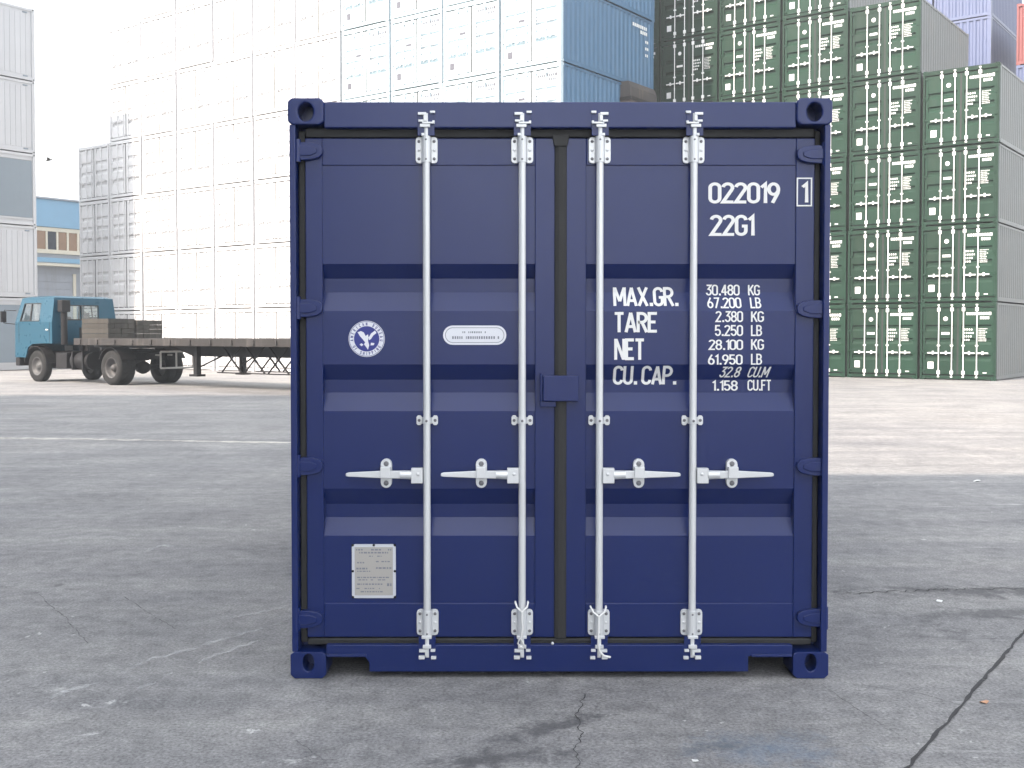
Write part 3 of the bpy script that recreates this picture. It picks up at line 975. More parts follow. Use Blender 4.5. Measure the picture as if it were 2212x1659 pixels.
m.build('round_emblem', [M['decal_white'], M['decal_blue']], left_door)['label'] = 'round white and blue emblem with a spread eagle'

# long oval plate
def stadium(cx, cz, hw_, hh, n=12):
    p = []
    for k in range(n + 1):
        a = R(-90 + 180 * k / n)
        p.append((cx + hw_ - hh + hh * math.cos(a), cz + hh * math.sin(a)))
    for k in range(n + 1):
        a = R(90 + 180 * k / n)
        p.append((cx - hw_ + hh + hh * math.cos(a), cz + hh * math.sin(a)))
    return p
ox, oz = hp(1025, 724, D_OUT)
m = MB()
m.prism(stadium(ox, oz, 0.1425, 0.0435), 'y', yb, D_OUT - 0.0005, 0)
a, b = stadium(ox, oz, 0.133, 0.0345), stadium(ox, oz, 0.1305, 0.032)
k = len(a)
m.add([(p[0], yb - 0.0006, p[1]) for p in a + b], [(i, (i + 1) % k, k + (i + 1) % k, k + i) for i in range(k)], 1)
rr = random.Random(3)
def print_row(m, x0, x1, z, h, y, mi, lo=0.004, hi=0.012, sp=0.0035):
    x = x0
    while x < x1 - lo:
        w = min(rr.uniform(lo, hi), x1 - x)
        if rr.random() > 0.12:
            flat(m, [(x, z - h / 2), (x + w, z - h / 2), (x + w, z + h / 2), (x, z + h / 2)], y, mi)
        x += w + sp
print_row(m, ox - 0.055, ox + 0.050, oz + 0.013, 0.008, yb - 0.0008, 1, 0.003, 0.007, 0.004)
print_row(m, ox - 0.110, ox + 0.110, oz - 0.011, 0.012, yb - 0.0008, 1, 0.003, 0.008, 0.004)
m.build('oval_plate', [M['decal_white'], M['decal_grey']], left_door, 0)['label'] = 'white oval plate with two lines of small print'

# riveted data plate
m = MB()
x0, z1 = hp(760, 1175, D_OUT); x1, z0 = hp(855, 1291, D_OUT)
c = 0.012
m.prism([(x0 + c, z0), (x1 - c, z0), (x1, z0 + c), (x1, z1 - c), (x1 - c, z1), (x0 + c, z1), (x0, z1 - c), (x0, z0 + c)], 'y', D_OUT - 0.006, D_OUT - 0.0005, 0)
m.box(x0 + 0.013, x1 - 0.013, D_OUT - 0.0075, D_OUT - 0.0055, z0 + 0.013, z1 - 0.013, 1)
hgt = z1 - z0
yp = D_OUT - 0.0079
for fz, a, b, hh in ((0.90, 0.10, 0.90, 0.009), (0.845, 0.17, 0.83, 0.009), (0.78, 0.32, 0.68, 0.006), (0.68, 0.55, 0.88, 0.007), (0.66, 0.12, 0.40, 0.008), (0.55, 0.10, 0.45, 0.010), (0.56, 0.55, 0.90, 0.009), (0.50, 0.12, 0.42, 0.006), (0.385, 0.12, 0.88, 0.007), (0.34, 0.15, 0.80, 0.006), (0.26, 0.12, 0.70, 0.008), (0.25, 0.80, 0.92, 0.016), (0.18, 0.10, 0.65, 0.006), (0.12, 0.15, 0.72, 0.007)):
    print_row(m, x0 + (x1 - x0) * a, x0 + (x1 - x0) * b, z0 + hgt * fz, hh * 0.8, yp, 2, 0.004, 0.016, 0.004)
for u, w in ((0, 1), (0.5, 1), (1, 1), (0, 0.5), (1, 0.5), (0, 0), (1, 0)):
    xx = x0 + 0.004 + (x1 - x0 - 0.008) * u
    zz = z0 + 0.004 + (z1 - z0 - 0.008) * w
    m.lathe_y([(0.0, D_OUT - 0.010), (0.005, D_OUT - 0.0095), (0.006, D_OUT - 0.006)], 8, (xx, 0, zz), 3)
m.build('data_plate', [M['plate_rim'], M['plate'], M['decal_grey'], M['dark']], left_door)['label'] = 'grey riveted metal data plate with small print'

# small white tag on the sill and the two white cords on the middle bars
m = MB()
sx, sz = hp(1193, 1390, 0.004)
m.lathe_y([(0.0, 0.0), (0.006, 0.001), (0.007, 0.0115)], 8, (sx, 0, sz))
m.build('rivet', M['zinc'], hero)

def cord(label, bx_px, pts, arms):
    t = thing('seal_cord', label, 'cord', (HX, HY, 0), group='white seal cords on the door bars')
    bx = hp(bx_px, 1340, 0.004)[0]
    o = MB()
    def P(p, d=-0.004):
        x, z = hp(p[0], p[1], 0.0)
        return (x, d, z)
    o.tube([P(p) for p in pts], 0.0050, 8)
    o.build('strap', M['cord'], t)
    o = MB()
    for a in arms:
        o.tube([P(a[0], 0.030), P(a[0], 0.012), P(a[1], -0.003), P(a[2], -0.004)], 0.0046, 8)
    o.build('loop', M['cord'], t)
    return t
cord('white plastic cord knotted round the second door bar from the left', 1127,
     [(1127, 1320), (1127, 1340), (1129, 1355), (1127, 1372), (1121, 1381), (1118, 1389), (1124, 1396), (1134, 1400), (1128, 1386), (1124, 1378)],
     [((1113, 1303), (1116, 1311), (1127, 1322)), ((1140, 1303), (1138, 1311), (1127, 1322))])
cord('white plastic cord hanging straight down the third door bar from the left', 1294,
     [(1293, 1330), (1293, 1350), (1292, 1372), (1291, 1392), (1296, 1408), (1304, 1416), (1318, 1419)],
     [((1276, 1313), (1281, 1322), (1293, 1332)), ((1309, 1313), (1305, 1322), (1293, 1332))])

# ------------------------------------------------------------------ stacked containers in the background
CW, CH, CL = 2.438, 2.591, 6.058
FP = [(1466 - y) / 1255 * CH for y, k in prof_px]
for _i in (2, 6, 10):
    FP[_i] += 0.028                # steeper upper flank on these doors

def kit(name, m_door, m_side, bars, mark, m_end=None):
    K = {}
    hw = CW / 2
    m = MB()
    for sx in (-1, 1):
        m.box(sx * (hw - 0.004), sx * (hw - 0.07), 0.004, 0.15, 0.100, CH - 0.100)
    m.box(-hw + 0.06, hw - 0.06, 0.012, 0.10, CH - 0.15, CH - 0.014)
    m.box(-hw + 0.06, hw - 0.06, 0.012, 0.10, 0.035, 0.145)
    K['frame'] = m.mesh('frame', m_door)
    K['corner_casting'] = []
    for sx in (-1, 1):
        for top in (0, 1):
            m = MB()
            z0, z1 = (CH - 0.118, CH) if top else (0, 0.118)
            xi, xo = sx * (hw - 0.16), sx * hw
            casting(m, min(xi, xo), max(xi, xo), 0, 0.178, z0, z1, sx * (hw - 0.08), (z0 + z1) / 2, 0.034, 0.040, 10)
            K['corner_casting'].append(m.mesh('corner_casting', m_door))
    K['door'] = []
    for sx in (-1, 1):
        m = MB()
        x0, x1 = (-hw + 0.085, -0.028) if sx < 0 else (0.028, hw - 0.085)
        a, b = x0 + 0.08, x1 - 0.09
        zb, zt = 0.185, CH - 0.185
        m.box(x0, a, 0.05, 0.11, zb, zt); m.box(b, x1, 0.05, 0.11, zb, zt)
        m.box(a, b, 0.052, 0.11, FP[0], zt); m.box(a, b, 0.052, 0.11, zb, FP[-1])
        v = []
        for z, (py, k) in zip(FP, prof_px):
            v += [(a, 0.120 if k else 0.06, z), (b, 0.120 if k else 0.06, z)]
        m.add(v, [(2 * i, 2 * i + 1, 2 * i + 3, 2 * i + 2) for i in range(len(FP) - 1)])
        for zh in (0.28, 0.95, 1.66, 2.33):
            xe = -hw + 0.03 if sx < 0 else hw - 0.03
            m.box(xe, xe - sx * 0.12, 0.02, 0.049, zh - 0.035, zh + 0.035)
        K['door'].append(m.mesh('door', m_door))
    m = MB()
    m.box(-hw + 0.08, hw - 0.08, 0.124, 0.14, 0.146, CH - 0.151)
    m.box(-0.027, 0.027, 0.047, 0.111, 0.19, CH - 0.19)
    K['door_seal'] = m.mesh('door_seal', M['rubber'])
    K['locking_bar'] = []
    for s in (-1, 1):
        m = MB()
        m.tube([(0, 0.024, 0.10), (0, 0.024, CH - 0.07)], 0.0185, 6)
        for z0, z1 in ((0.19, 0.31), (CH - 0.29, CH - 0.17)):
            m.box(-0.05, 0.05, 0.004, 0.049, z0, z1)
        m.box(-0.048, 0.048, 0.004, 0.049, 1.13, 1.175)
        m.box(-0.035, 0.035, -0.004, 0.0115, 0.085, 0.125)
        m.box(-0.035, 0.035, -0.004, 0.0115, CH - 0.105, CH - 0.06)
        m.box(s * 0.02, s * 0.36, 0.006, 0.030, 0.885, 0.925)
        m.box(s * 0.16, s * 0.21, 0.002, 0.049, 0.85, 0.97)
        K['locking_bar'].append(m.mesh('locking_bar', bars))
    sw = side_wall_mesh(CL, CH, hw, m_side)
    K['side_wall'] = sw
    m = MB()
    m.box(-hw + 0.06, hw - 0.06, 0.11, CL - 0.05, CH - 0.05, CH - 0.022)
    K['roof'] = m.mesh('roof', m_side)
    # corrugated blind end
    m = MB()
    pts = [(-hw + 0.07, CL - 0.02)]
    n = 8
    pit = (CW - 0.14) / n
    for k in range(n):
        x = -hw + 0.07 + k * pit
        pts += [(x + 0.02, CL - 0.02), (x + 0.11, CL - 0.02), (x + 0.155, CL - 0.065), (x + 0.245, CL - 0.065)]
    pts += [(hw - 0.07, CL - 0.02)]
    v = []
    for x, y in pts:
        v += [(x, y, 0.10), (x, y, CH - 0.06)]
    m.add(v, [(2 * i, 2 * i + 2, 2 * i + 3, 2 * i + 1) for i in range(len(pts) - 1)])
    for sx in (-1, 1):
        m.box(sx * (hw - 0.004), sx * (hw - 0.08), CL - 0.15, CL - 0.004, 0.100, CH - 0.100)
        for z0, z1 in ((0, 0.118), (CH - 0.118, CH)):
            m.box(sx * hw, sx * (hw - 0.16), CL - 0.178, CL, z0, z1)
    m.box(-hw + 0.06, hw - 0.06, CL - 0.09, CL - 0.01, CH - 0.11, CH - 0.014)
    m.box(-hw + 0.06, hw - 0.06, CL - 0.09, CL - 0.01, 0.03, 0.16)
    K['end_wall'] = m.mesh('end_wall', m_end or m_side)
    # markings: emblem, plate, data plate on the left door; number and weights on the right
    rr2 = random.Random(11)
    def q(m, x0, x1, z0, z1, y):
        m.add([(x0, y, z0), (x1, y, z0), (x1, y, z1), (x0, y, z1)], [(0, 1, 2, 3)])
    m = MB()
    disc(m, -0.40, 2.05, 0.075, 0.055, 12)
    K['emblem'] = m.mesh('emblem', mark)
    m = MB()
    m.box(-0.53, -0.27, 0.050, 0.0575, 1.52, 1.60)
    K['name_plate'] = m.mesh('name_plate', mark)
    m = MB()
    m.box(-0.97, -0.78, 0.050, 0.0575, 0.37, 0.60)
    K['data_plate'] = m.mesh('data_plate', mark)
    m = MB()
    y = 0.0565
    x = 0.27
    for w, g in ((0.06, 0.02), (0.06, 0.02), (0.06, 0.02), (0.06, 0.06), (0.06, 0.02), (0.06, 0.02), (0.06, 0.02), (0.06, 0.02), (0.06, 0.02), (0.06, 0.05)):
        q(m, x, x + w, 2.17, 2.26, y); x += w + g
    q(m, 0.98, 1.045, 2.165, 2.265, 0.047)
    for k in range(4):
        q(m, 0.70 + k * 0.075, 0.755 + k * 0.075, 2.03, 2.12, y)
    K['number'] = m.mesh('number', mark)
    m = MB()
    for r in range(4):
        z = 1.66 - r * 0.115
        x = 0.20
        for k in range(rr2.randint(3, 5)):
            w = rr2.uniform(0.035, 0.055)
            q(m, x, x + w * 0.8, z, z + 0.060, y); x += w + 0.022
    for r in range(8):
        z = 1.70 - r * 0.057
        x = 0.66
        for k in range(rr2.randint(5, 7)):
            w = rr2.uniform(0.022, 0.034)
            q(m, x, x + w * 0.8, z, z + 0.030, y); x += w + 0.016
    q(m, 0.80, 0.92, 0.24, 0.275, 0.046)
    K['lettering'] = m.mesh('lettering', mark)
    return K

KITS = {
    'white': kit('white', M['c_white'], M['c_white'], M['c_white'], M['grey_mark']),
    'pale': kit('pale', M['c_blue_lit'], M['c_blue'], M['c_blue_lit'], M['grey_mark']),  # blue containers: doors in the painted sunlit tone, sides in plain blue
    'green': kit('green', M['c_green'], M['c_greenside'], M['letter'], M['letter']),
    'violet': kit('violet', M['c_violet'], M['c_violet'], M['zinc'], M['letter']),
    'red': kit('red', M['c_red'], M['c_red'], M['zinc'], M['letter']),
}
def side_text_mesh():
    m = MB()
    rr = random.Random(5)
    x = CW / 2 - 0.0065
    for z, y0, n, h in ((2.16, 4.55, 8, 0.12), (1.98, 5.1, 4, 0.12), (1.70, 5.45, 2, 0.10), (1.46, 5.45, 2, 0.10), (1.22, 5.45, 2, 0.10)):
        y = y0
        for k in range(n):
            w = rr.uniform(0.07, 0.10)
            m.add([(x, y, z), (x, y + w, z), (x, y + w, z + h), (x, y, z + h)], [(0, 1, 2, 3)])
            y += w + 0.04
    return m.mesh('side_lettering', M['letter'])
SIDE_TEXT = side_text_mesh()
GRID = -math.atan2(0.6, 0.8)       # the yard's rows run at this angle to the view
ex_ = Vector((0.8, -0.6, 0))       # along a row, towards its near end
ey_ = Vector((0.6, 0.8, 0))        # into the row

def container(kname, loc, rz, label, group, name='shipping_container', side_text=False):
    K = KITS[kname]
    t = thing(name, label, 'container', loc, rz, group)
    link('frame', K['frame'], t)
    for me in K['corner_casting']:
        link('corner_casting', me, t)
    for i, me in enumerate(K['door']):
        d = link('door', me, t)
        for x in ((-0.61, -0.185) if i == 0 else (0.185, 0.61)):
            link('locking_bar', K['locking_bar'][i], d, (x, 0, 0))
        if kname in ('green', 'pale'):
            for nm in (('name_plate', 'data_plate') if i == 0 else ('number', 'lettering')) + (('emblem',) if i == 0 and kname == 'green' else ()):
                mk = link(nm, K[nm], d)
                if nm in ('number', 'lettering'):
                    mk['kind'] = 'stuff'
    link('door_seal', K['door_seal'], t)
    w2 = link('side_wall', K['side_wall'], t)
    w = link('side_wall', K['side_wall'], t, (0, CL, 0))
    w.rotation_euler = (0, 0, math.pi)
    if kname == 'pale' and side_text:
        sl = link('side_lettering', SIDE_TEXT, w2)
        sl['kind'] = 'stuff'
    link('roof', K['roof'], t)
    link('end_wall', K['end_wall'], t)
    return t

TZ = 2.598                          # tier height with a hair of play
def jig(a=0.012):
    return rnd.uniform(-a, a)

# long white wall: right-hand front edge at (1.59, 35.7)
PITCHX = 2.535
w_edge = Vector((1.59, 35.7, 0))
white_tiers = [4, 6, 7, 7, 7, 7, 7, 7, 7, 7, 7]       # from the left
ncol = len(white_tiers)
for c in range(ncol):
    k = ncol - 1 - c
    base = w_edge - ex_ * (CW / 2 + k * PITCHX)
    for tz in range(white_tiers[c]):
        p = base + ey_ * jig(0.02) + ex_ * jig()
        kind = 'pale' if c >= 7 else 'white'  # right-hand columns are blue, their doors toned pale for the sun
        if c == ncol - 1:
            lab = 'sky blue container with doors coloured pale for sunlight, right end of white wall, %s tier up' % ORD[tz + 1]
        else:
            lab = '%s container in tall white wall, %s column from left, %s tier up' % ('pale' if kind == 'pale' else 'white', ORD[c + 1], ORD[tz + 1])
        container(kind, (p.x, p.y, tz * TZ + 0.0), GRID, lab, 'containers of the tall white wall', side_text=(c == ncol - 1))

# green block: right-hand front edge at (15.85, 35.8)
g_edge = Vector((15.85, 35.8, 0))
green_tiers = [4, 5, 6, 6, 6, 6, 6]                   # from the right
for c, n in enumerate(green_tiers):
    base = g_edge - ex_ * (CW / 2 + c * 2.522)
    for tz in range(n):
        p = base + ey_ * jig(0.02) + ex_ * jig()
        lab = 'green container in green block, %s column from right end, %s tier up' % (ORD[c + 1], ORD[tz + 1])
        container('green', (p.x, p.y, tz * TZ), GRID, lab, 'containers of the green block')

# violet and red stacks behind the green block, blind ends towards us
v_edge = Vector((21.1, 48.6, 0))
for c in range(2):
    for tz in range(7):
        p = v_edge - ex_ * (CW / 2 + c * 2.53) + ey_ * CL
        lab = 'violet ribbed container behind green block, %s column from right, %s tier up' % (ORD[c + 1], ORD[tz + 1])
        container('violet', (p.x + jig(), p.y + jig(), tz * TZ), GRID + math.pi, lab, 'violet containers behind the green block')
r_edge = Vector((21.5, 47.0, 0))
for tz in range(6):
    p = r_edge + ex_ * (CW / 2) + ey_ * CL
    if tz == 5:
        container('red', (p.x, p.y, tz * TZ), GRID + math.pi, 'red container on top of the stack at the far right edge', None)
    else:
        container('violet', (p.x + jig(), p.y + jig(), tz * TZ), GRID + math.pi, 'violet container under the red one at the far right edge, %s tier up' % ORD[tz + 1], 'violet containers under the red one')

# ------------------------------------------------------------------ grey refrigerated containers at the left edge
RH = 3.06
def reefer(loc, rz, label, panel):
    t = thing('refrigerated_container', label, 'container', loc, rz, 'pale grey containers stacked at the left edge')
    hw = CW / 2
    for y0, y1, nm in ((0.004, 0.14, 'end_frame'), (CL - 0.14, CL - 0.004, 'end_frame')):
        m = MB()
        for sx in (-1, 1):
            m.box(sx * (hw - 0.003), sx * (hw - 0.14), y0, y1, 0.10, RH - 0.10)
        y0, y1 = y0 + 0.006, y1 - 0.006
        m.box(-hw + 0.12, hw - 0.12, y0, y1, RH - 0.121, RH - 0.015)
        m.box(-hw + 0.12, hw - 0.12, y0, y1, 0.03, 0.15)
        m.build(nm, M['c_reefer'], t, 0.006)
    for sx in (-1, 1):
        for top in (0, 1):
            c = MB()
            z0, z1 = (RH - 0.118, RH) if top else (0, 0.118)
            xi, xo = sx * (hw - 0.16), sx * hw
            casting(c, min(xi, xo), max(xi, xo), 0, 0.178, z0, z1, sx * (hw - 0.08), (z0 + z1) / 2, 0.034, 0.040, 10)
            c.box(min(xi, xo), max(xi, xo), CL - 0.178, CL, z0, z1)
            c.build('corner_casting', M['c_reefer'], t)
    m = MB()
    m.box(-hw + 0.141, hw - 0.141, 0.05, CL - 0.05, 0.151, RH - 0.121)
    m.build('body', M['c_reefer'], t)
    m = MB()
    for sx in (-1, 1):
        m.box(sx * (hw - 0.015), sx * (hw - 0.139), 0.18, CL - 0.18, 0.04, RH - 0.03)
    m.build('side_wall', M['c_reefer'], t)
    if panel:
        m = MB()
        m.box(-hw + 0.17, hw - 0.17, 0.028, 0.0495, 0.34, RH - 0.30)
        m.build('end_panel', M['c_slate'], t, 0.008)
        for a in ((-hw + 0.145, hw - 0.145, 0.25, 0.33), (-hw + 0.145, hw - 0.145, RH - 0.29, RH - 0.21)):
            m = MB()
            m.box(a[0], a[1], 0.016, 0.0495, a[2], a[3])
            m.build('panel_rail', M['c_reefer'], t, 0.006)
    else:
        n = 9
        w = (CW - 0.34) / n
        for k in range(n):
            m = MB()
            x0 = -hw + 0.17 + k * w
            m.box(x0 + 0.012, x0 + w - 0.012, 0.036, 0.0495, 0.24, RH - 0.24)
            m.build('end_rib', M['c_reefer'], t, 0.006)
        m = MB()
        for sx in (-1, 1):
            for z in (0.19, RH - 0.20):
                m.box(sx * 0.80 - 0.10, sx * 0.80 + 0.10, 0.022, 0.0495, z - 0.03, z + 0.03)
        m.build('vent_cover', M['c_slate'], t, 0.005)
    m = MB()
    m.box(-hw + 0.15, hw - 0.15, 0.15, CL - 0.15, RH - 0.0145, RH - 0.008)
    m.build('roof', M['c_reefer'], t)
    return t
# its ends face (0.8, -0.6): local x runs along (0.6, 0.8), right-hand edge at (-19.1, 44.1)
l_edge = Vector((-20.3, 46.9, 0))
rz_l = math.atan2(0.8, 0.6)
for tz in range(5):
    p = l_edge - ey_ * (CW / 2)
    lab = ('pale grey container with slate grey end panel at the left edge, %s tier up' if tz in (0, 2) else 'plain pale grey container at the left edge, %s tier up') % ORD[tz + 1]
    reefer((p.x + jig(), p.y + jig(), tz * (RH + 0.006)), rz_l, lab, tz in (0, 2))

# ------------------------------------------------------------------ blue-topped building between the stacks
def far_building():
    c = Vector((-24.5, 62.0, 0))
    t = thing('warehouse', 'blue topped warehouse with a window band, seen in the gap beyond the truck', 'building', c, math.atan2(0.8, 0.6))
    x0, x1 = -16.0, 9.0
    m = MB(); m.box(x0, x1, 0, 14, 0, 7.40); m.build('wall', M['w_grey'], t)
    m = MB(); m.box(x0 - 0.1, x1 + 0.1, -0.12, 14.1, 7.43, 8.95); m.build('fascia', M['w_blue'], t, 0.02)
    m = MB(); m.box(x0 - 0.2, x1 + 0.2, -0.22, 14.2, 8.953, 9.05); m.build('roof', M['w_grey'], t)
    m = MB(); m.box(x0, x1, -0.06, -0.003, 7.20, 7.42); m.build('window_head', M['w_cream'], t)
    m = MB(); m.box(x0, x1, -0.08, -0.003, 5.98, 6.20); m.build('window_sill', M['w_cream'], t)
    k = 0
    x = x0 + 0.2
    while x < x1 - 0.7:
        w = MB(); w.box(x + 0.06, x + 0.57, -0.03, -0.003, 6.205, 7.195)
        wo = w.build('window', M['w_brown'] if k % 4 != 2 else M['window'], t)
        f = MB(); f.box(x - 0.05, x + 0.055, -0.07, -0.003, 6.203, 7.197); f.build('mullion', M['w_cream'], t)
        x += 0.63
        k += 1
    m = MB(); m.box(x0, x1, -0.05, -0.003, 5.50, 5.75); m.build('lower_band', M['w_blue'], t)
    m = MB(); m.box(x0, x1, -0.50, -0.003, 5.28, 5.42); m.build('canopy', M['w_cream'], t)
    x = x0 + 1.0
    while x < x1 - 2.6:
        d = MB()
        for s in range(12):
            d.box(x, x + 2.2, -0.04 - 0.015 * (s % 2), -0.003, 0.02 + s * 0.40, 0.405 + s * 0.40)
        d.build('roller_door', M['w_grey'], t)
        f = MB(); f.box(x - 0.18, x - 0.01, -0.09, -0.003, 0, 4.9); f.box(x + 2.21, x + 2.38, -0.09, -0.003, 0, 4.9); f.build('door_frame', M['w_cream'], t)
        x += 3.1
far_building()

# ------------------------------------------------------------------ narrow brown tower by the blue side
def tower():
    w = on_plane(1361, 500, 38.5)
    t = thing('brick_tower', 'narrow dark brown tower rising between the blue and green stacks', 'tower', (w.x, w.y, 0), GRID)
    m = MB(); m.box(-0.50, 0, 0, 1.85, 0, 9.75); m.build('wall', M['brick'], t, 0.02)
    m = MB(); m.box(-0.54, 0.04, -0.04, 1.89, 9.753, 9.86); m.build('cornice', M['dark'], t)
    m = MB(); m.prism([(-0.5, 9.863), (0.0, 9.863), (0.0, 10.20), (-0.1, 10.42), (-0.42, 10.42), (-0.5, 10.2)], 'y', 0.0, 1.85); m.build('cap', M['stone'], t, 0.03)
tower()

# ------------------------------------------------------------------ truck with flatbed trailer
TFW = Vector((-0.81, 0.586, 0)).normalized()
TRZ = math.atan2(TFW.y, TFW.x)
TLEFT = Vector((-TFW.y, TFW.x, 0))
rl = on_ground(240, 832)
t_org = rl - TLEFT * 1.12
t_org.z = 0

def wheel(parent, x, y, r=0.51, w=0.26, dual=False, out=1):
    m = MB()
    ww = w * (2.1 if dual else 1)
    yo = y
    yi = y - out * ww
    c = (yo + yi) / 2
    h = ww / 2
    prof = [(r * 0.60, -h * 0.92), (r * 0.80, -h), (r * 0.95, -h * 0.94), (r, -h * 0.74), (r, -h * 0.1), (r * 0.985, -h * 0.06), (r * 0.985, h * 0.06), (r, h * 0.1), (r, h * 0.74), (r * 0.95, h * 0.94), (r * 0.80, h), (r * 0.60, h * 0.92)]
    m.lathe_y(prof, 32, (x, c, r))
    n = 36
    for k in range(n):                                  # tread lugs
        a = 2 * math.pi * k / n
        for sgn in (-1, 1):
            ca, sa = math.cos(a + 0.04 * sgn), math.sin(a + 0.04 * sgn)
            tx, tz = -sa, ca
            lw = r * math.pi / n * 0.55
            y0, y1 = (c + sgn * h * 0.15, c + sgn * h * 0.80)
            v = []
            for rr_ in (r - 0.006, r + 0.008):
                for yy in (y0, y1):
                    for q in (-1, 1):
                        v.append((x + ca * rr_ + tx * lw * q, yy, r + 0.0 + sa * rr_ + tz * lw * q))
            m.add(v, [(4, 5, 7, 6), (0, 1, 5, 4), (2, 3, 7, 6), (0, 2, 6, 4), (1, 3, 7, 5)])
    wo = m.build('wheel', M['tyre'], parent)
    m = MB()
    o = out
    pr = [(r * 0.62, o * h * 0.90), (r * 0.58, o * h * 0.95), (r * 0.52, o * h * 0.70), (r * 0.46, o * h * 0.30), (r * 0.24, o * h * 0.25), (r * 0.20, o * h * 0.60), (r * 0.14, o * h * 0.80), (0.0, o * h * 0.82)]
    m.lathe_y(pr, 28, (x, c, r))
    m.lathe_y([(0.0, -o * h * 0.3), (r * 0.61, -o * h * 0.3)], 28, (x, c, r))
    for k in range(8):
        a = 2 * math.pi * k / 8
        m.box(x + math.cos(a) * r * 0.33 - 0.014, x + math.cos(a) * r * 0.33 + 0.014, c + o * h * 0.24, c + o * h * 0.36, r + math.sin(a) * r * 0.33 - 0.014, r + math.sin(a) * r * 0.33 + 0.014)
    m.build('rim', M['rim'], wo)
    return wo

def holed(m, outer, hole):
    """flat panel (4 corners) with a 4-cornered window opening"""
    m.add(outer + hole, [(0, 1, 5, 4), (1, 2, 6, 5), (2, 3, 7, 6), (3, 0, 4, 7)])

